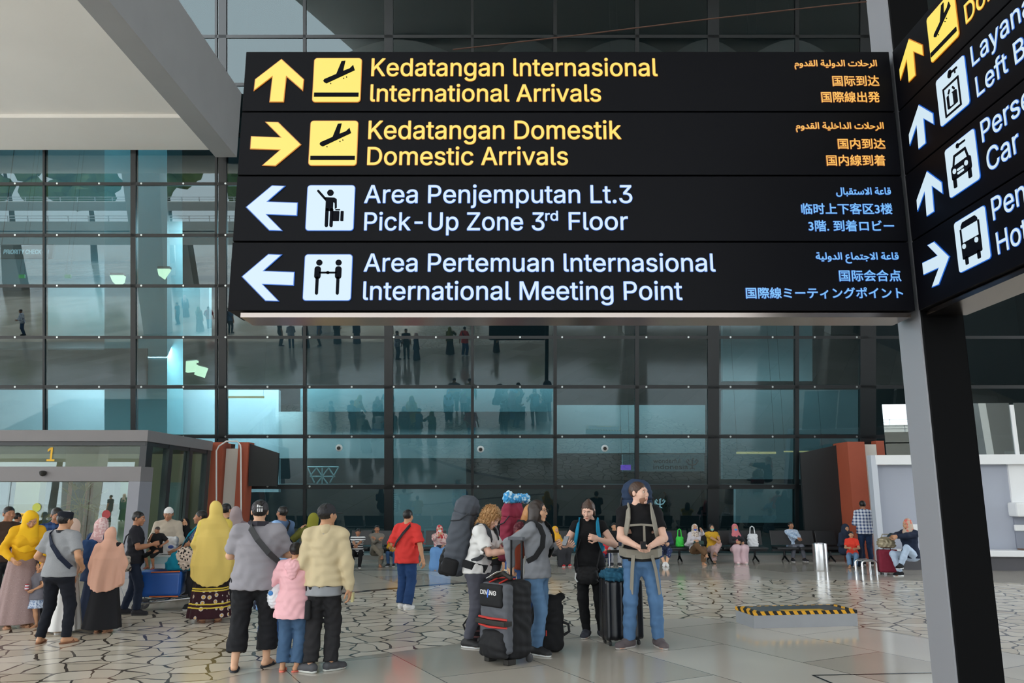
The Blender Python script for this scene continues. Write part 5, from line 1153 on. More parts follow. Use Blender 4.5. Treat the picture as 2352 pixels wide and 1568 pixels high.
person('smiling man in a white cap and beige jacket with a mask under his chin', (371, 1379), 1166, 15, face=True, skin_='brown', look=(0, 12, 0), aL=(.16, -.25, 1.0), aR=(-.16, -.25, 1.0), wear=[
    (shirt, dict(m=cloth('beige_jacket', (176, 164, 148)), sleeve=1.9, t=.03, name='jacket')), (trousers, dict(m=CHAR)), (topi, dict(m=cloth('white_cap', (214, 212, 210)), flat=False)), (hair, dict(m=HB_)), (shoes, dict(m=CHAR))])
person('woman veiled all in black beside the loaded trolley', (410, 1374), 1190, 20, fem=True, skin_='tan', face=False, aL=(.1, -.3, 1.05), wear=[(shirt, dict(m=BLK_C, sleeve=1.95, t=.03)), (skirt, dict(m=BLK_C)), (hijab, dict(m=BLK_C, hem=.9, w=.24, d=.18)), (mask, dict(m=BLK_C)), (shoes, dict(m=BLK_C))])
person('dark haired man in profile facing left, behind the woman in pale yellow', (444, 1398), 1173, -72, face=True, skin_='brown', aR=(-.15, -.36, 1.02), aL=(.15, -.36, 1.02), wear=[(shirt, dict(m=pattern('slate_batik', (70, 80, 108), blotch((100, 112, 140), 40)), sleeve=.75)), (trousers, dict(m=CHAR)), (hair, dict(m=HB_)), (shoes, dict(m=CHAR))])
person('woman in a long pale yellow headscarf and batik skirt seen from behind', (478, 1428), 1152, -158, fem=True, skin_='tan', h=.009, aL=(.12, -.2, 1.02), aR=(-.12, -.2, 1.02), lL=(.08, .03, .08), lR=(-.12, .03, .08), wear=[
    (shirt, dict(m=cloth('yellow_under', (214, 190, 90)), sleeve=1.0, hem=.9)), (skirt, dict(m=pattern('batik_brown', (34, 26, 26), batik), hem=.07, top=1.0, r1=.30, fold=(13, .06))),
    (hijab, dict(m=cloth('pale_yellow', (216, 188, 104)), hem=.50, w=.30, d=.255, fold=.009, n=24, flare=-.03, k=1.5)), (sandals, dict(m=mat('sandal_brown', (120, 76, 50))))])
person('dark haired person almost hidden behind the woman in the pale yellow headscarf', (506, 1384), 1157, 160, skin_='tan', wear=[(shirt, dict(m=CHAR)), (trousers, dict(m=CHAR)), (hair, dict(m=HB_)), (shoes, dict(m=CHAR))])
person('woman in a mauve headscarf seen from behind beside the black cap', (529, 1398), 1164, 175, fem=True, skin_='tan', wear=[(shirt, dict(m=cloth('mauve_top', (120, 104, 110)), sleeve=1.9)), (skirt, dict(m=CHAR)), (hijab, dict(m=cloth('mauve', (158, 142, 144)), hem=1.1, w=.22, d=.16)), (shoes, dict(m=CHAR))])
B = person('stout man in a grey polo shirt, black cap and cropped black trousers from behind', (575, 1538), 1150, 188, build=1.26, skin_='light', h=.008, look=(8, 0, 0), aL=(.1, -.26, 1.12, .7, .3, -.3), aR=(-.1, -.27, 1.15, -.7, .3, -.3), lL=(.15, .06, .08), lR=(-.13, -.14, .08), toe=(10, -20), wear=[
    (shirt, dict(m=cloth('grey_polo', (150, 146, 152)), sleeve=.78, hem=.80, t=.02, belly=.01, fold=.005)), (trousers, dict(m=cloth('black_trousers', (36, 36, 39)), loose=.03, hem=.74, rh=.108, fold=.005)), (hair, dict(m=HB_)), (cap, dict(m=cloth('cap_charcoal', (70, 67, 71)), logo=True)), (sandals, dict(m=mat('sandal_black', (30, 32, 40), .6)))])
band(B, [(.05, -.05, 1.455), (.08, .03, 1.475), (.06, .125, 1.42), (-.02, .166, 1.31), (-.14, .16, 1.17), (-.235, .07, 1.07)], .06, .01, cloth('strap_grey', (72, 72, 74)), 'bag_strap')
band(B, [(.085, -.03, 1.45), (.095, .05, 1.465), (.0, .105, 1.47), (-.095, .05, 1.465), (-.085, -.03, 1.45)], .05, .012, cloth('polo_collar', (56, 54, 62)), 'collar')
person('woman in a sky blue headscarf and blue patterned dress behind the stout man', (622, 1484), 1196, 172, fem=True, skin_='tan', h=.0095, wear=[
    (shirt, dict(m=pattern('blue_batik', (22, 26, 44), swirl((60, 90, 140), (140, 176, 216), 9)), sleeve=1.9, hem=.5, t=.03, flare=.05, name='tunic')), (trousers, dict(m=cloth('navy_trousers', (38, 66, 106)), loose=.035, rh=.1)), (hijab, dict(m=cloth('sky_blue', (150, 186, 230)), hem=.88, w=.26, d=.19, side=-.05, k=1.3)), (shoes, dict(m=CHAR, sole=(210, 210, 210)))])
B = person('man with glasses in a blue shirt turned to the left, behind the polo shirt', (636, 1392), 1163, -125, skin_='brown', face=True, build=1.08, wear=[(shirt, dict(m=cloth('steel_blue', (92, 116, 152)), sleeve=.8)), (trousers, dict(m=CHAR)), (hair, dict(m=HB_)), (glasses, dict(m=BLK)), (shoes, dict(m=CHAR))])
band(B, [(-.1, -.03, 1.475), (-.1, .1, 1.42), (.0, .15, 1.3), (.14, .14, 1.12)], .05, .01, CHAR, 'bag_strap')
person('woman in an olive green headscarf holding up a phone, behind the beige jacket', (709, 1392), 1179, -145, fem=True, skin_='tan', aL=(.12, -.3, 1.4), wear=[(shirt, dict(m=cloth('olive_top', (92, 92, 40)), sleeve=1.9)), (skirt, dict(m=CHAR)), (hijab, dict(m=pattern('olive', (128, 126, 46), stripes_z((178, 70, 40), .9, .04)), hem=1.12, w=.2, d=.16)), (shoes, dict(m=CHAR))])
girl = person('girl in a pink hoodie and jeans seen from behind, arm around the man', (666, 1541), 1246, 180, fem=True, skin_='tan', h=.007, aR=(-.50, -.02, .98, -.3, .2, -.8), aL=(.20, -.2, 1.24), lL=(.1, .02, .08), lR=(-.09, .02, .08), build=1.08, toe=(10, -25), wear=[
    (shirt, dict(m=cloth('pink_hoodie', (240, 184, 190)), sleeve=1.97, hem=.70, t=.035, flare=.02, fold=.006, name='hoodie')), (trousers, dict(m=jeans('girl', (70, 96, 126)), loose=.03, hem=.93, rh=.09)), (hair, dict(m=HB_, style='bun')), (sandals, dict(m=mat('sandal_coral', (232, 120, 100), .6)))])
soft('hood', [Ell((0, .14, 1.40), (.12, .06, .08), .03, girl.T), Ell((0, .155, 1.31), (.07, .04, .1), .05, girl.T)], girl.h, MATS['cloth_pink_hoodie'], girl.root, disp=wrinkle(.006, 2, 1))
sb = on_person('carrier_bag', girl, 'white plastic bag hanging at the side of the girl in pink', 'bag', None, 'R')
soft('pouch', [Ell((.27, -.02, .98), (.1, .11, .17), .03), Cap((.22, -.05, 1.12), (.16, -.12, 1.26), .04, .02, .06)], .011, mat('plastic_white', (228, 228, 232), .35), sb, disp=wrinkle(.008, 2, 3)); soft('print', [Ell((.3, .085, 1.03), (.035, .012, .035), 0)], .008, mat('print_blue', (60, 130, 200), .4), sb)
B = person('man in a beige jacket and dark cap with his arm around the girl in pink', (735, 1541), 1158, -176, skin_='tan', build=.93, h=.008, look=(-38, 0, 0), aL=(.38, -.14, 1.0, .05, .5, -2), aR=(-.27, .02, .84), lL=(.09, .06, .08), lR=(-.1, -.02, .08), toe=(55, -50), wear=[
    (shirt, dict(m=cloth('grey_tee', (150, 152, 156)), sleeve=0, hem=.76, t=.014)), (shirt, dict(m=cloth('cream_jacket', (208, 190, 154)), sleeve=1.97, hem=.86, t=.032, fold=.006, name='jacket')), (trousers, dict(m=cloth('cargo_black', (44, 43, 45)), loose=.024, hem=.97, rh=.075, fold=.006)), (hair, dict(m=HB_)), (cap, dict(m=cloth('cap_dark', (58, 58, 62)))), (shoes, dict(m=mat('clog_grey', (76, 76, 80), .7), sole=(206, 206, 200), low=True))])
soft('collar', [Cap(tuple(B.T @ VL((0, .03, 1.43))), tuple(B.neck), .078, .07)], B.h, MATS['cloth_cream_jacket'], B.root)
soft('cargo_pocket', [Box((.14, .04, .62), (.03, .08, .1), .02, .02, B.P)], B.h, MATS['cloth_cargo_black'], B.root)
pb = on_person('paper_slip', B, 'pale yellow papers in the right hand of the man in the beige jacket', 'paper', None, 'R'); MB().box((-.30, -.05, .73), (.012, .06, .045)).build('sheets', mat('paper_yellow', (214, 204, 150), .7), pb)
B = person('man in a red T-shirt and blue jeans with a strap across his back', (931, 1398), 1171, 162, skin_='tan', h=.0095, look=(-5, 6, 0), aR=(-.34, .06, .86), aL=(.2, -.2, 1.0), lL=(.1, -.02, .08), lR=(-.08, .1, .08), wear=[
    (shirt, dict(m=cloth('red_tee', (214, 62, 58)), sleeve=.9, hem=.78, t=.034, cuff=.01, fold=.006)), (trousers, dict(m=jeans('navy', (40, 68, 112)), loose=.026, rh=.085)), (hair, dict(m=HB_)), (shoes, dict(m=WHT_C))])
band(B, [(-.08, -.03, 1.48), (-.09, .1, 1.43), (0, .17, 1.3), (.12, .165, 1.15), (.2, .08, 1.06)], .045, .01, CHAR, 'bag_strap')
# ---------------------------------------------------------------- backpackers in the middle
B = person('woman in a grey headscarf and face mask behind the curly haired backpacker', (1127, 1412), 1165, -25, fem=True, skin_='tan', face=True, wear=[(shirt, dict(m=BLK_C, sleeve=1.9, hem=.8)), (trousers, dict(m=CHAR)), (hijab, dict(m=cloth('grey_scarf', (126, 124, 130)), hem=1.12, w=.2, d=.15)), (mask, dict(m=cloth('mask_pale', (196, 214, 226)))), (shoes, dict(m=CHAR))])
BG = person('woman with ginger hair and a maroon T-shirt looking down among the backpackers', (1208, 1452), 1158, 50, H=1.66, fem=True, skin_='fair', face=True, look=(0, 28, 0), lean=(4, 0, 0), aR=(-.16, -.26, 1.02), aL=(.12, -.3, 1.06), wear=[
    (shirt, dict(m=pattern('maroon_print', (92, 44, 52), blotch((122, 74, 78), 30)), sleeve=.6, hem=.86)), (trousers, dict(m=jeans('indigo', (52, 78, 122)))), (hair, dict(m=HGI, style='long')), (shoes, dict(m=CHAR))])
MAR = cloth('maroon_pack', (142, 52, 72)); pk = big_pack(BG, 'tall maroon hiking backpack with a pale blue bundle lashed on top', MAR, cloth('maroon_dark', (112, 40, 58)), z0=.9, z1=1.72, w=.17, d=.13, y=.27)
shoulder_straps(BG, pk, BLKF)
tb = on_person('dry_bag', BG, 'pale blue tie-dyed bundle lashed across the top of the maroon backpack', 'bag'); soft('bundle', [Cap((-.22, .2, 1.75), (.2, .22, 1.76), .065, .06, .03), Ell((-.2, .2, 1.8), (.07, .06, .06), .03), Ell((.2, .22, 1.74), (.06, .06, .06), .03)], .01, pattern('tie_dye', (70, 158, 214), blotch((200, 228, 240), 16, .5)), tb, disp=wrinkle(.012, 2.2, 5))
sbg = on_person('sleeping_bag', BG, 'blue sleeping bag roll with a cream cross strap hanging under the maroon backpack', 'bag', None, 'P')
soft('roll', [Loft([(.45, .12, .11, -.02, .2), (.56, .125, .115, -.02, .2), (.9, .125, .115, -.02, .2), (.96, .1, .09, -.02, .2)], .0, None, end=.03)], .01, cloth('sleeping_blue', (56, 92, 152)), sbg); CR = mat('cream_webbing', (222, 208, 174), .7)
MB().tube([(-.02 + .128 * math.cos(a), .2 + .12 * math.sin(a), .8) for a in [k * .35 for k in range(18)]], .012, 6, closed=True).build('ring_strap', CR, sbg); MB().tube([(-.15, .2, .96), (-.15, .2, .5)], .012, 6).tube([(-.08, .1, .96), (-.08, .09, .5)], .012, 6).build('cross_strap', CR, sbg)
BC = person('curly haired backpacker in a white T-shirt looking down at a phone', (1094, 1484), 1166, 72, H=1.66, fem=True, skin_='fair', face=True, h=.0075, lean=(13, 0, 0), look=(-8, 26, 0), aR=(-.1, -.46, 1.14), aL=(.06, -.46, 1.15), curl=(.8, .8), lL=(.1, -.06, .08), lR=(-.1, .08, .08), toe=(10, -8), wear=[
    (shirt, dict(m=WHT_C, sleeve=.76, hem=.87, t=.032, cuff=.012, fold=.007)), (trousers, dict(m=cloth('grey_trousers', (84, 84, 94)), loose=.02, hem=.93, rh=.055)), (hair, dict(m=HBL, style='curly')), (shoes, dict(m=mat('sneaker_black', (32, 32, 34), .6), sole=(226, 226, 226)))])
pk = big_pack(BC, 'tall dark grey hiking backpack worn by the curly haired woman', cloth('pack_grey', (84, 88, 96)), BLKF, z0=.76, z1=1.76, w=.18, d=.15, y=.29, h=.009)
shoulder_straps(BC, pk, DGF)
band(BC, [(.19, .12, .97), (.2, 0, .97), (.12, -.13, .96), (-.12, -.13, .96), (-.2, 0, .97), (-.19, .12, .97)], .09, .03, BLKF, 'hip_belt', None, BC.root)
fb = on_person('chest_bag', BC, 'small black and yellow bag strapped across the chest of the curly haired woman', 'bag'); soft('pouch', [Box((.0, -.17, 1.12), (.1, .035, .05), .02)], .009, BLKF, fb); MB().box((0, -.208, 1.13), (.1, .004, .008)).box((0, -.208, 1.1), (.1, .004, .006)).build('trim', mat('trim_yellow', (226, 206, 40), .5), fb)
phone(BC, 'phone held in both hands by the curly haired woman', pos=(-.02, -.57, 1.17), rot=(40, 0, 0))
GL = person('woman with a black bob and glasses in a grey long-sleeved top and jeans', (1232, 1500), 1150, 62, fem=True, skin_='light', face=True, h=.007, lean=(3, 0, 0), look=(6, 0, 0), aR=(-.24, .20, .97, -.3, .5, 0), aL=(.16, -.2, 1.2, .5, .2, -.7), curl=(1.1, 1.0), lL=(.09, .08, .08), lR=(-.09, -.05, .08), toe=(5, -8), wear=[
    (shirt, dict(m=cloth('heather_grey', (136, 138, 144)), sleeve=1.95, hem=.83, t=.024, fold=.006)), (trousers, dict(m=jeans('mid', (96, 128, 162)), loose=.012, rh=.06)), (hair, dict(m=HDB, style='bob')), (glasses, dict(m=mat('glasses_frame', (70, 60, 58), .3))), (shoes, dict(m=MATS['sneaker_black'], sole=(226, 226, 226)))])
p2 = on_person('backpack', GL, 'slim black backpack with rust coloured side on the woman in glasses', 'backpack', 'hiking backpacks')
soft('main_bag', [Loft([(.9, .13, .06, 0, .2), (1.05, .15, .075, 0, .21), (1.36, .13, .06, 0, .19)], .02, None, pw=2.5, end=.04)], .009, cloth('rust_pack', (172, 84, 62)), p2); shoulder_straps(GL, p2, BLKF, .06); MB().tube([(-.19, .05, 1.08), (-.2, .06, .72)], .012, 6).build('hanging_strap', mat('strap_pale', (150, 148, 142), .7), p2)
BW = person('woman in black with a teal backpack looking at her phone', (1357, 1462), 1149, -12, fem=True, skin_='fair', face=True, h=.007, look=(-6, 22, 4), aR=(-.24, -.26, 1.15), aL=(.13, -.19, 1.22, .7, .2, -.5), curl=(1.1, .8), pn=((-.4, .3, 0), (.5, .2, .6)), lL=(.14, .02, .08), lR=(-.05, -.02, .08), toe=(25, -8), wear=[
    (shirt, dict(m=BLK_C, sleeve=.3, hem=.86, t=.012)), (trousers, dict(m=cloth('leggings', (24, 24, 26)), loose=.009, hem=.98, rh=.05)), (hair, dict(m=HBR, style='pony')), (shoes, dict(m=mat('canvas_navy', (48, 50, 60), .8), sole=(206, 204, 200)))])
p3 = on_person('backpack', BW, 'teal blue backpack worn by the woman in black with only its straps showing', 'backpack', 'hiking backpacks'); TEAL = cloth('teal_strap', (32, 132, 168))
soft('main_bag', [Loft([(.95, .13, .08, 0, .22), (1.1, .15, .1, 0, .22), (1.38, .13, .07, 0, .2)], .02, None, pw=2.5, end=.04)], .011, TEAL, p3); shoulder_straps(BW, p3, TEAL, .055, low=1.1)
cbg = on_person('shoulder_bag', BW, 'black cross-body bag hanging in front of the woman in black', 'bag', None, 'P'); soft('pouch', [Loft([(.66, .13, .055, -.01, -.17), (.74, .145, .07, -.01, -.18), (.88, .13, .05, -.01, -.165)], .02, None, pw=2.8, end=.03)], .008, BLKF, cbg, disp=wrinkle(.005, 2, 2)); MB().tube([(-.13, -.16, .86), (-.15, -.1, 1.05), (-.06, -.15, 1.3)], .01, 6).tube([(.11, -.16, .86), (.16, -.1, 1.1), (.15, 0, 1.42)], .01, 6).build('strap', BLKF, cbg, smooth=True); MB().tube([(-.15, -.21, .8), (-.16, -.215, .73), (-.13, -.22, .69)], .01, 6).build('tag', mat('tag_white', (220, 220, 220), .4), cbg)
phone(BW, 'white phone in the right hand of the woman in black', pos=(-.26, -.36, 1.20), rot=(50, 0, -20))
MB().tube([BW.Hm @ VL((s * .07, -.0, -.13)) if abs(s) == 1 else BW.Hm @ VL((s * .07, -.075 + .02 * abs(s), -.16 - .03 * (1 - abs(s)))) for s in (-1, -.5, 0, .5, 1)], .003, 6).build('necklace', mat('silver', (210, 210, 210), .3, 1), BW.root)
MN = person('tall bearded backpacker in a black T-shirt and jeans holding a phone', (1478, 1486), 1108, -4, skin_='fair', face=True, h=.007, look=(50, -2, 0), aL=(.07, -.28, 1.04, .8, .3, -.4), aR=(-.05, -.30, 1.04, -.8, .3, -.4), curl=(.9, .9), pn=((-.5, .2, .6), (.5, .2, .6)), lL=(.16, .03, .08), lR=(-.15, -.03, .08), toe=(18, -48), wear=[
    (shirt, dict(m=cloth('black_tee', (30, 29, 31)), sleeve=.62, hem=.90, t=.014, fold=.004)), (trousers, dict(m=jeans('bright', (86, 120, 158)), loose=.013, rh=.062, fold=.004)), (hair, dict(m=HBR)), (beard, dict(m=mat('stubble', (150, 108, 88), .8))), (shoes, dict(m=mat('shoe_taupe', (94, 84, 86), .8), sole=(196, 190, 186)))])
GST = cloth('stone_strap', (148, 142, 130)); pk = big_pack(MN, 'navy hiking backpack with stone grey straps worn by the tall bearded man', cloth('pack_navy', (48, 62, 86)), cloth('pack_navy2', (40, 50, 70)), z0=.86, z1=1.74, w=.17, d=.14, y=.27)
shoulder_straps(MN, pk, GST, .06)
Z4 = Matrix.Identity(4)
band(MN, [(.13, -.152, 1.25), (0, -.158, 1.26), (-.13, -.152, 1.25)], .022, .008, GST, 'sternum_strap', Z4, pk); band(MN, [(.03, -.158, 1.26), (.03, -.155, 1.0)], .025, .006, GST, 'centre_strap', Z4, pk)
band(MN, [(.19, .14, .98), (.2, 0, .975), (.15, -.12, .965), (0, -.16, .95), (-.15, -.12, .965), (-.2, 0, .975), (-.19, .14, .98)], .085, .03, GST, 'hip_belt', Z4, pk)
for x0, x1 in ((-.09, -.12), (.1, .17)): band(MN, [(x0, -.17, .95), ((x0 + x1) / 2, -.165, .8), (x1, -.15, .55)], .04, .005, GST, 'hanging_strap', Z4, pk)
band(MN, [(.175, 0, .905), (.12, -.13, .9), (0, -.155, .895), (-.12, -.13, .9), (-.175, 0, .905)], .035, .008, BLKF, 'belt', MN.P, MN.root)
phone(MN, 'black phone held in both hands by the tall bearded man', pos=(0, -.37, 1.06), rot=(30, 0, 0))
# ---------------------------------------------------------------- people sitting along the glass
def sit(label, x, ytop, yf, head=0, cross=0, x_off=0, wear=(), fem=False, legs_w=.11, **k):
    p = at_z(x, yf); z = at_y(x, ytop, p.y).z; sc = z / 1.245
    kw = dict(pelvis=(0, .34, .47), lL=(legs_w, -.05, .08), lR=(-legs_w, -.05, .08), fem=fem, face=True, h=.0125, aL=(.13, -.02, .66), aR=(-.11, -.02, .68), toe=(10, -10))
    if cross == 1: kw.update(lR=(.16, -.22, .33), kp=(None, (0, -1, .5)))
    if cross == -1: kw.update(lL=(-.16, -.22, .33), kp=((0, -1, .5), None))
    kw.update(k); return person(label, at=(p.x, p.y, 0), sc=sc, head=head, wear=wear, **kw)
KH = cloth('khaki', (112, 104, 92))
sit('woman in a dark headscarf seated at the left end of the glass', 789, 1213, 1303, 10, fem=True, skin_='tan', wear=[(shirt, dict(m=cloth('navy_top', (44, 48, 62)), sleeve=1.9)), (seated_skirt, dict(m=CHAR)), (hijab, dict(m=cloth('dark_scarf', (54, 50, 58)), hem=1.14, w=.2, d=.15)), (shoes, dict(m=CHAR))])
sit('man in a black and white striped shirt seated leaning on his knees', 818, 1213, 1303, 5, skin_='brown', lean=(14, 0, 0), aL=(.02, -.24, .72), aR=(-.03, -.24, .72), wear=[(shirt, dict(m=pattern('stripe_tee', (222, 222, 222), stripes_z((50, 50, 56), .075, .45)), sleeve=.8)), (trousers, dict(m=BLK_C)), (hair, dict(m=HB_)), (shoes, dict(m=BLK_C))])
sit('man in a khaki shirt seated with arms folded and legs crossed', 864, 1207, 1302, 12, 1, skin_='brown', aL=(-.06, -.06, .86), aR=(.06, -.05, .84), wear=[(shirt, dict(m=cloth('khaki_shirt', (122, 116, 108)), sleeve=1.9)), (trousers, dict(m=KH)), (hair, dict(m=HB_)), (sandals, dict(m=mat('sandal_brown', (120, 76, 50))))])
sit('child in a yellow top and jeans seated behind the man in red', 899, 1222, 1300, -10, skin_='tan', wear=[(shirt, dict(m=cloth('yellow_top', (216, 158, 40)), sleeve=1.9)), (trousers, dict(m=jeans('kid', (62, 90, 130)))), (hair, dict(m=HB_)), (shoes, dict(m=CHAR))])
B = sit('woman in a red patterned headscarf and wide blue skirt holding a phone', 1010, 1206, 1308, 8, fem=True, skin_='tan', aR=(-.06, -.12, .98), wear=[(shirt, dict(m=pattern('pink_floral', (214, 186, 180), blotch((176, 90, 96), 18, .55)), sleeve=1.9)), (seated_skirt, dict(m=cloth('sky_skirt', (104, 146, 196)), loose=.06, rh=.2)), (hijab, dict(m=pattern('red_floral', (190, 60, 66), blotch((226, 196, 190), 20)), hem=1.26, w=.18, d=.14)), (mask, dict(m=cloth('mask_white', (216, 222, 228)))), (sandals, dict(m=mat('sandal_tan', (176, 130, 100))))])
hb = on_person('handbag', B, 'dark handbag on the lap of the woman in the wide blue skirt', 'bag', None, 'R'); soft('pouch', [Box((.03, -.02, .64), (.14, .07, .05), .03)], .012, cloth('bag_navy', (44, 54, 72)), hb)
sit('woman in a yellow headscarf seated in the gap beside the woman in black', 1293, 1209, 1300, 40, fem=True, skin_='tan', wear=[(shirt, dict(m=cloth('yellow_top2', (206, 150, 50)), sleeve=1.9)), (seated_skirt, dict(m=CHAR)), (hijab, dict(m=cloth('amber_scarf', (224, 166, 48)), hem=1.1, w=.2, d=.15)), (shoes, dict(m=mat('shoe_red', (180, 40, 44), .6)))])
sit('person in pale grey trousers seated between the woman in black and the tall man', 1414, 1201, 1299, -5, skin_='tan', wear=[(shirt, dict(m=BLK_C, sleeve=.8)), (trousers, dict(m=cloth('pale_trousers', (158, 158, 162)))), (hair, dict(m=HB_)), (shoes, dict(m=CHAR))])
sit('small child in a red top seated beside the pale grey trousers', 1393, 1231, 1300, 0, skin_='tan', wear=[(shirt, dict(m=cloth('red_top', (206, 54, 64)), sleeve=1.9)), (trousers, dict(m=jeans('kid2', (60, 70, 100)))), (hair, dict(m=HB_)), (shoes, dict(m=CHAR))])
sit('child in a white cap and navy clothes looking down, seated beside the tall man', 1528, 1203, 1299, -8, skin_='light', look=(0, 24, 0), lL=(.03, -.14, .08), lR=(-.03, -.16, .08), wear=[(shirt, dict(m=cloth('navy_kid', (46, 52, 76)), sleeve=1.9)), (trousers, dict(m=pattern('navy_star', (48, 58, 92), spots(((200, 206, 220), (160, 170, 190)), 24, .2)), hem=.55)), (hair, dict(m=HB_)), (topi, dict(m=cloth('white_hat', (222, 216, 204)), flat=False)), (shoes, dict(m=WHT_C))])
B = sit('woman in a blue face mask and brown trousers legs crossed', 1607, 1204, 1297, 5, 1, fem=True, skin_='tan', aL=(.07, -.14, 1.07), aR=(-.14, .02, .72), wear=[(shirt, dict(m=cloth('grey_pink', (204, 196, 200)), sleeve=1.9)), (trousers, dict(m=cloth('brown_trousers', (104, 78, 56)), loose=.03)), (hijab, dict(m=pattern('cream_print', (212, 200, 188), blotch((160, 140, 130), 24)), hem=1.22, w=.18, d=.14)), (mask, dict(m=cloth('mask_blue', (70, 100, 190)))), (sandals, dict(m=mat('sandal_tan', (176, 130, 100))))])
hb = on_person('handbag', B, 'dark green bag on the lap of the woman in the blue mask and brown trousers', 'bag', None, 'R'); soft('pouch', [Box((.0, .02, .68), (.16, .08, .06), .03)], .012, cloth('bag_green', (56, 74, 70)), hb)
sit('woman with dark hair in a yellow top and pink trousers with crossed legs', 1647, 1204, 1293, 8, -1, fem=True, skin_='tan', aL=(.06, -.2, .72), aR=(-.02, -.2, .7), wear=[(shirt, dict(m=cloth('mustard_top', (212, 164, 50)), sleeve=.9)), (trousers, dict(m=cloth('dusty_pink', (190, 158, 154)), loose=.03)), (hair, dict(m=HB_, style='bob')), (mask, dict(m=cloth('mask_teal', (130, 196, 190)))), (sandals, dict(m=CHAR))])
sit('woman in a pink headscarf and bright blue mask in a long pink skirt', 1701, 1204, 1294, 4, fem=True, skin_='tan', wear=[(shirt, dict(m=CHAR, sleeve=1.9)), (seated_skirt, dict(m=cloth('pink_skirt', (206, 176, 182)), loose=.03, rh=.12)), (hijab, dict(m=cloth('rose_scarf', (204, 116, 124)), hem=1.02, w=.14, d=.14)), (mask, dict(m=cloth('mask_bright', (60, 150, 220)))), (shoes, dict(m=cloth('shoe_pink', (222, 190, 190))))])
sit('man in a pale blue batik shirt seated alone with a phone', 1833, 1199, 1289, 6, skin_='brown', legs_w=.2, aL=(.05, -.14, .74), aR=(-.03, -.14, .74), wear=[(shirt, dict(m=pattern('pale_batik', (158, 178, 204), blotch((196, 206, 220), 20)), sleeve=1.95)), (trousers, dict(m=cloth('grey_slacks', (104, 106, 116)), hem=.9)), (hair, dict(m=HB_)), (shoes, dict(m=CHAR, sole=(230, 230, 230)))])
# right end
person('man in a blue and white checked shirt standing with his back turned', (1993, 1297), 1150, 168, skin_='brown', h=.011, look=(0, 12, 0), aR=(-.12, -.28, 1.05), aL=(.12, -.28, 1.05), wear=[(shirt, dict(m=pattern('check_shirt', (216, 220, 228), plaid((52, 72, 116), .085)), sleeve=1.95, hem=.82, t=.026)), (trousers, dict(m=jeans('dark', (44, 62, 92)))), (hair, dict(m=HB_)), (shoes, dict(m=CHAR))])
sit('woman in a dark navy headscarf seated beside the checked shirt', 1962, 1203, 1299, 20, fem=True, skin_='tan', lean=(10, 0, 0), wear=[(shirt, dict(m=cloth('navy_long', (40, 48, 66)), sleeve=1.9)), (seated_skirt, dict(m=cloth('navy_long', (40, 48, 66)))), (hijab, dict(m=cloth('navy_scarf', (38, 46, 62)), hem=.95, w=.24, d=.17)), (shoes, dict(m=CHAR))])
sit('child in a bright red top and pale jeans seated below the checked shirt', 1960, 1221, 1303, -25, fem=True, skin_='tan', lL=(.08, -.3, .08), lR=(-.1, -.34, .08), wear=[(shirt, dict(m=cloth('bright_red', (224, 66, 50)), sleeve=.7, hem=.84)), (trousers, dict(m=jeans('pale', (110, 140, 172)), loose=.02)), (hair, dict(m=HB_, style='bun')), (sandals, dict(m=mat('sandal_brown', (120, 76, 50))))])
B = sit('woman in a patterned headscarf, navy cardigan and pale jeans seated on the white ledge', 2074, 1191, 1323, -62, fem=True, skin_='tan', h=.011, look=(0, 14, 0), aL=(.06, -.22, .86), aR=(-.06, -.22, .86), curl=(.8, .8), lR=(-.06, -.0, .08), lL=(.12, -.2, .26), wear=[(shirt, dict(m=cloth('navy_cardigan', (34, 42, 60)), sleeve=1.85, t=.025)), (trousers, dict(m=jeans('ice', (176, 192, 212)))), (hijab, dict(m=pattern('mosaic_scarf', (190, 168, 150), blotch((210, 110, 96), 16, .52)), hem=1.22, w=.18, d=.14)), (shoes, dict(m=BLK_C))])
phone(B, 'phone held by the woman in the navy cardigan on the white ledge', pos=(0, -.32, .9), rot=(30, 0, 0))
# ================================================================ LUGGAGE
def wheels(o, pts, r=.03):
    for p in pts: MB().lathe([(r * .4, -.015), (r, -.012), (r, .012), (r * .4, .015)], n=16, M=Matrix.Translation(p) @ Matrix.Rotation(R(90), 4, 'Y')).build('wheel', mat('wheel_black', (40, 40, 42), .5), o, smooth=True)
def suitcase(label, px, py, w, d, h, rz, m, handle=.0, group='suitcases', ribs=True, wr=.03):
    p = at_z(px, py); o = empty('suitcase', p, R(rz), label, 'suitcase', group)
    soft('shell', [Box((0, 0, wr * 2 + h / 2), (w / 2, d / 2, h / 2), .045)], .011, m, o, disp=(lambda X, Y, Z: .004 * np.sign(np.sin(X * 70)) * np.ones_like(Z) * np.ones_like(Y)) if ribs else wrinkle(.003, 1, 1))
    MB().box((0, 0, wr * 2 + h / 2), (w / 2 + .003, .006, h / 2 + .003)).build('zip_seam', BLK, o, bevel=.002)
    wheels(o, [(sx * (w / 2 - .06), sy * (d / 2 - .05), wr) for sx in (1, -1) for sy in (1, -1)], wr)
    MB().tube([(-.08, 0, wr * 2 + h), (-.08, 0, wr * 2 + h + .03), (.08, 0, wr * 2 + h + .03), (.08, 0, wr * 2 + h)], .012, 8).build('grip', BLK, o, smooth=True)
    if handle:
        z0, z1 = wr * 2 + h - .02, wr * 2 + h + handle
        for s in (1, -1): MB().tube([(s * .1, d / 2 - .06, z0), (s * .1, d / 2 - .06, z1)], .011, 8).build('rod', mat('rod_steel', (150, 152, 156), .25, 1), o, smooth=True)
        MB().box((0, d / 2 - .06, z1), (.13, .018, .017)).build('handle', BLK, o, bevel=.008)
    return o
sx_ = at_z(1426, 1480)
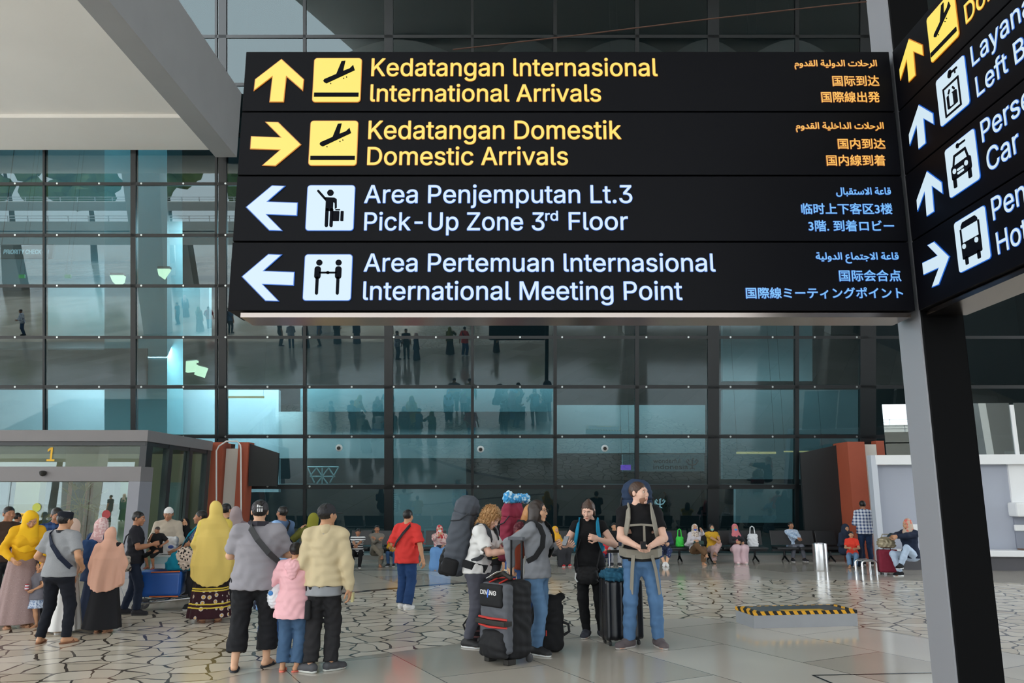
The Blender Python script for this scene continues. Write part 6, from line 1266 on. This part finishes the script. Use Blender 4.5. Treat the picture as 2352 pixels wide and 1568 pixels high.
sc1 = suitcase('tall black hard-shell suitcase with a teal jacket over it, beside the bearded man', 1428, 1478, .48, .30, .70, 12, mat('shell_black', (26, 27, 31), .28), .32)
jk = empty('jacket', sc1.location, R(12), 'teal jacket draped over the top of the tall black suitcase', 'jacket')
soft('cloth', [Ell((-.02, 0, .80), (.24, .17, .06), .04), Ell((-.12, -.02, .83), (.13, .12, .06), .04), Ell((.1, .0, .84), (.12, .11, .06), .04), Cap((-.2, -.13, .8), (.15, -.14, .78), .045, k=.04)], .008, cloth('teal_jacket', (44, 92, 116)), jk, disp=wrinkle(.012, 1.8, 4))
# black and grey roller duffel in front
p = at_z(1156, 1520); ro = empty('roller_duffel', p, R(-46), 'large black and grey wheeled duffel bag with red trim standing in front', 'luggage', 'big duffels')
soft('body', [Box((0, .06, .45), (.235, .15, .40), .07, .03), Box((.0, .12, .47), (.225, .12, .38), .06, .03)], .008, BLKF, ro, disp=wrinkle(.006, 1, 1))
soft('grey_front', [Box((-.0, -.10, .47), (.225, .06, .36), .05, .03)], .008, GRYF, ro, disp=wrinkle(.005, 1.2, 2))
soft('lower_pocket', [Loft([(.06, .2, .075, 0, -.13), (.2, .2, .085, 0, -.14), (.36, .15, .05, 0, -.13)], .02, None, pw=2.8, end=.04)], .008, BLKF, ro, disp=wrinkle(.004, 1.2, 3))
soft('upper_pocket', [Box((-.02, -.15, .70), (.18, .035, .12), .03)], .008, BLKF, ro)
o = put_text('DAKINE', (-.16, -.187, .71), UX, UZ, UN, WHT_C, ro, 'logo', width=.24, height=.045, bold=.003) if False else put_text('DIVING', (-.17, -.1875, .71), UX, UZ, UN, WHT_C, ro, 'logo', width=.25, height=.045, bold=.003)
MB().prism([(-.06, -.189, .68), (-.045, -.189, .68), (-.03, -.189, .77), (-.05, -.189, .77)], (0, -.002, 0)).build('logo_slash', mat('logo_blue', (60, 110, 210), .5), ro)
MB().box((0, -.15, .43), (.232, .06, .025)).build('strap', BLK, ro, bevel=.006); RDT = mat('trim_red', (196, 52, 44), .6)
MB().tube([(-.22, -.16, .47), (.0, -.215, .475), (.22, -.16, .47)], .012, 6).tube([(-.22, -.16, .39), (.0, -.215, .385), (.22, -.16, .39)], .012, 6).tube([(.06, -.12, .83), (.07, .0, .87), (.06, .12, .86)], .01, 6).tube([(-.1, -.12, .83), (-.09, 0, .87), (-.1, .12, .86)], .01, 6).build('trim', RDT, ro, smooth=True)
soft('grab_handle', [Cap((-.14, 0, .88), (.0, 0, .92), .025, k=.02), Cap((0, 0, .92), (.12, 0, .88), .025, k=.02)], .008, BLK, ro)
MB().prism([(-.2, -.08, .86), (-.03, -.08, .94), (-.03, .0, .945), (-.2, .0, .865)], (0, 0, .006)).build('luggage_tag', mat('tag_paper', (226, 224, 216), .6), ro)
for s in (1, -1): MB().tube([(s * .085, .2, .8), (s * .085, .2, 1.28)], .013, 8).build('rod', mat('rod_black', (30, 30, 32), .35, .5), ro, smooth=True)
MB().box((0, .2, 1.29), (.12, .022, .018)).build('handle', GRYF, ro, bevel=.008); wheels(ro, [(s * .2, .2, .045) for s in (1, -1)], .045)
MB().box((.15, -.05, .03), (.04, .06, .03)).build('foot', BLK, ro, bevel=.01); MB().box((-.15, -.05, .03), (.04, .06, .03)).build('foot', BLK, ro, bevel=.01)
# black soft bag standing behind the woman in glasses
p = at_z(1258, 1494); b2 = empty('duffel_bag', (p.x, p.y, 0), R(10), 'black soft bag standing upright behind the woman in jeans and glasses', 'luggage', 'big duffels')
soft('body', [Loft([(.01, .17, .14), (.1, .185, .155), (.45, .18, .15), (.57, .17, .11), (.62, .14, .06, .03, 0)], .02, None, pw=3, end=.03), Ell((.16, 0, .6), (.06, .05, .04), .03)], .009, mat('bag_soft_black', (28, 28, 30), .75, spec=.2), b2, disp=wrinkle(.006, 1, 7))
MB().tube([(.17, -.06, .32), (.23, -.08, .3), (.24, -.08, .22), (.18, -.06, .18)], .016, 8).build('side_strap', BLKF, b2, smooth=True); MB().box((-.05, -.157, .22), (.006, .004, .03)).build('zip_pull', RDT, b2)
# backpack on the floor behind the curly woman
p = at_z(1090, 1484); fbk = empty('floor_backpack', (p.x + .06, p.y + .28, 0), R(20), 'dark striped daypack standing on the tiles behind the curly woman', 'backpack', 'small backpacks')
soft('body', [Loft([(.01, .14, .1), (.15, .15, .12), (.36, .12, .08)], .02, None, pw=2.6, end=.04)], .01, pattern('striped_pack', (44, 40, 44), stripes_z((120, 84, 84), .07, .3)), fbk); MB().tube([(-.13, .05, .3), (-.2, .08, .2), (-.14, .06, .05)], .012, 6).build('strap', BLKF, fbk, smooth=True)
# luggage trolley with its load
p = at_z(385, 1401); tr = empty('luggage_trolley', (p.x, p.y, 0), R(12), 'airport luggage trolley with steel frame and rubber wheels loaded with bags', 'trolley')
TST = mat('trolley_steel', (176, 178, 180), .25, 1)
MB().tube([(-.42, -.22, .13), (.42, -.22, .2), (.55, -.22, .24)], .018, 8).tube([(-.42, .22, .13), (.42, .22, .2), (.55, .22, .24)], .018, 8).tube([(-.42, -.22, .13), (-.42, .22, .13)], .018, 8).tube([(0, -.22, .165), (0, .22, .165)], .015, 8).tube([(.4, -.22, .2), (.4, .22, .2)], .018, 8).tube([(.45, -.22, .2), (.6, -.2, .95), (.6, .2, .95), (.45, .22, .2)], .018, 8).build('frame', TST, tr, smooth=True)
for x, y, r_ in ((-.4, -.2, .085), (-.4, .2, .085), (.42, -.2, .08), (.42, .2, .08)):
    wl = MB().lathe([(r_ * .5, -.02), (r_ * .97, -.018), (r_, 0), (r_ * .97, .018), (r_ * .5, .02)], n=24, M=Matrix.Translation((x, y, r_)) @ Matrix.Rotation(R(90), 4, 'X')).build('wheel', mat('tyre_grey', (92, 92, 94), .6), tr, smooth=True)
    MB().lathe([(.01, -.026), (r_ * .45, -.022), (r_ * .45, .022), (.01, .026)], n=16, M=Matrix.Translation((x, y, r_)) @ Matrix.Rotation(R(90), 4, 'X')).build('hub', TST, wl, smooth=True)
    MB().tube([(x, y, r_), (x, y, .19)], .014, 6).build('fork', TST, tr)
RZ = Matrix.Translation(tr.location) @ Matrix.Rotation(R(12), 4, 'Z')
def on_trolley(name, loc_, label, cat, group=None): o = empty(name, RZ @ VL(loc_), R(12), label, cat, group); return o
bs = on_trolley('suitcase', (-.12, 0, .215), 'bright blue hard suitcase with orange trim lying on the trolley', 'suitcase', 'suitcases')
soft('shell', [Box((0, 0, .2), (.33, .22, .19), .05)], .011, mat('shell_blue', (24, 86, 170), .35), bs); OR = mat('trim_orange', (206, 104, 44), .5)
MB().tube([(-.12, -.222, .38), (.3, -.222, .385)], .01, 6).tube([(-.12, -.222, .02), (.3, -.222, .015)], .01, 6).build('trim', OR, bs); wheels(bs, [(-.25, -.225, .06), (-.25, -.225, .32)], .025)
wb = on_trolley('carton', (-.14, .06, .63), 'white cardboard carton on top of the blue suitcase', 'box'); MB().box((0, 0, .11), (.15, .16, .10)).build('body', mat('carton_white', (214, 218, 220), .6), wb, bevel=.006)
MB().prism([(-.15, -.162, .08), (.15, -.162, .08), (.15, -.162, .19), (-.15, -.162, .19)], (0, .001, 0)).build('printed_band', mat('carton_print', (170, 196, 200), .6), wb)
pbg = on_trolley('carrier_bag', (-.1, .06, .845), 'white paper carrier bag with a blue print topmost on the trolley', 'bag', 'carrier bags')
soft('pouch', [Loft([(.0, .16, .11), (.2, .165, .11), (.27, .16, .09)], .02, None, pw=4, end=.02)], .01, mat('bag_white', (228, 228, 230), .5), pbg, disp=wrinkle(.007, 1.6, 2)); soft('print', [Ell((.08, -.112, .12), (.045, .01, .03), 0)], .008, mat('print_navy', (60, 90, 170), .5), pbg)
tbg = on_trolley('tote_bag', (.2, -.1, .61), 'teal fabric tote bag with long handles leaning on the blue suitcase', 'bag')
soft('pouch', [Loft([(0, .25, .08, -.02, 0), (.12, .25, .09, -.02, 0), (.36, .16, .05, .06, .02)], .02, None, pw=3, end=.03)], .011, cloth('teal_tote', (26, 132, 156)), tbg, disp=wrinkle(.007, 1.2, 4))
for y_ in (-.05, .05): MB().tube([(-.04, y_, .34), (.06, y_, .56), (.18, y_, .68), (.22, y_, .6), (.16, y_, .36)], .014, 8).build('handle', cloth('teal_tote', (26, 132, 156)), tbg, smooth=True)
fbg = on_person('shoulder_bag', BM, 'beige bag with black flourishes hanging behind the man in black', 'bag', None, 'P'); soft('pouch', [Loft([(.72, .07, .14, -.16, .14), (.98, .06, .11, -.17, .12)], .02, None, pw=2.6, end=.03)], .011, pattern('beige_print', (190, 178, 164), blotch((60, 54, 54), 22, .52)), fbg, disp=wrinkle(.006, 1, 3)); MB().tube([(-.17, .2, .95), (-.16, .13, 1.3), (-.15, .0, 1.43)], .012, 6).build('strap', CHAR, fbg)
p = at_y(428, 1282, at_z(445, 1400).y - .45); flb = empty('floral_bag', (p.x, p.y, p.z), 0, 'cream and black flowered bag held beside the woman in pale yellow', 'bag'); soft('pouch', [Ell((0, 0, 0), (.12, .1, .17), .03), Ell((-.05, -.02, .06), (.09, .08, .1), .05)], .011, pattern('flower_print', (206, 188, 174), spots(((30, 28, 30), (64, 58, 58)), 22, .38)), flb, disp=wrinkle(.014, 1.6, 3)); MB().tube([(-.08, 0, .16), (0, 0, .32), (.1, 0, .16)], .014, 8).build('handle', CHAR, flb, smooth=True)
# green and white bags on the benches, pink bundle
def bench_bag(name, x, y, label, m, w, hgt, d=.1, group='carrier bags'):
    Y = YC - .24; q = at_y(x, y, Y); o = empty(name, (q.x, Y, zs + .03), 0, label, 'bag', group)
    soft('pouch', [Loft([(0, w, d), (hgt * .7, w * .96, d * .9), (hgt, w * .85, d * .5)], .02, None, pw=3.5, end=.02)], .013, m, o, disp=wrinkle(.008, 1.3, 3)); MB().tube([(-w * .5, 0, hgt), (-w * .35, 0, hgt + .17), (0, 0, hgt + .2), (w * .35, 0, hgt + .17), (w * .5, 0, hgt)], .014, 8).build('handle', m, o, smooth=True); return o
bench_bag('carrier_bag', 1562, 1262, 'bright green shopping bag with handles on the bench beside the blue-masked woman', mat('bag_lime', (58, 210, 70), .5), .105, .27)
bench_bag('carrier_bag', 1730, 1262, 'white paper shopping bag on the bench beside the pink headscarf', mat('bag_white', (228, 228, 230)), .14, .34)
q = at_y(1584, 1260, YC - .24); bd = empty('cloth_bundle', (q.x, YC - .3, zs + .03), 0, 'pale crumpled cloth bundle on the bench beside the green bag', 'bundle'); soft('cloth', [Ell((0, 0, .06), (.15, .12, .07), .02), Ell((.08, 0, .07), (.1, .1, .07), .03)], .012, cloth('pale_cloth', (214, 208, 214)), bd, disp=wrinkle(.012, 1.5, 5))
# red suitcase with handbag at the booth
s3 = suitcase('dark red cabin suitcase beside the seated woman at the booth', 2042, 1319, .42, .24, .50, -8, cloth('maroon_case', (122, 40, 56)), 0, ribs=False, wr=.025)
gb = empty('handbag', s3.location + VL((0, -.0, .585)), R(-8), 'bronze handbag resting on the dark red suitcase', 'bag'); soft('pouch', [Loft([(0, .19, .09), (.12, .2, .1), (.24, .15, .06)], .02, None, pw=2.6, end=.04)], .011, mat('bronze_leather', (150, 138, 112), .35, .3), gb, disp=wrinkle(.008, 1.4, 2)); MB().tube([(-.1, 0, .22), (-.07, 0, .3), (.07, 0, .3), (.1, 0, .22)], .012, 8).build('handle', mat('bronze_leather', (150, 138, 112)), gb, smooth=True)
# ---------------------------------------------------------------- passers-by behind the photographer, mirrored in the glass
VC = CAMP + WN * (2 * WD)
def mirrored(x, y):
    d = -WN + Vector(((x - 1176) / FPX, 0, 0)) + WU * ((784 - y) / FPX); return VC + d * (-VC.z / d.z)
src = [o for o in C.objects if o.parent is None and o.name.startswith('person')]
pick = [src[i] for i in (24, 17, 20, 13, 44, 16, 8, 21)]
for i, (x, y) in enumerate(((761, 851), (786, 852), (879, 859), (899, 857), (913, 826), (934, 824), (957, 828), (1034, 815), (1068, 818), (703, 800), (735, 795), (775, 790), (670, 800), (645, 795), (820, 790), (1140, 810), (200, 852), (232, 848), (90, 848), (128, 852), (55, 770), (410, 745), (428, 728), (460, 762), (482, 756), (505, 768), (530, 765), (1000, 905), (960, 920), (1110, 930), (1160, 925), (1020, 980), (690, 960), (655, 975), (175, 905), (75, 925))):
    s_ = pick[i % len(pick)]; q = mirrored(x, y)
    if q.y > -2: continue
    c = copy_tree(s_); c.location = (q.x, q.y, 0); c.rotation_euler.z = s_.rotation_euler.z + i * 1.3; k = 1.02 + .05 * (i % 3); c.scale = (k,) * 3
    tagp(c, 'passer-by behind the photographer, seen only as a dim mirror image in the glass wall', 'person', 'passers-by mirrored in the glass')
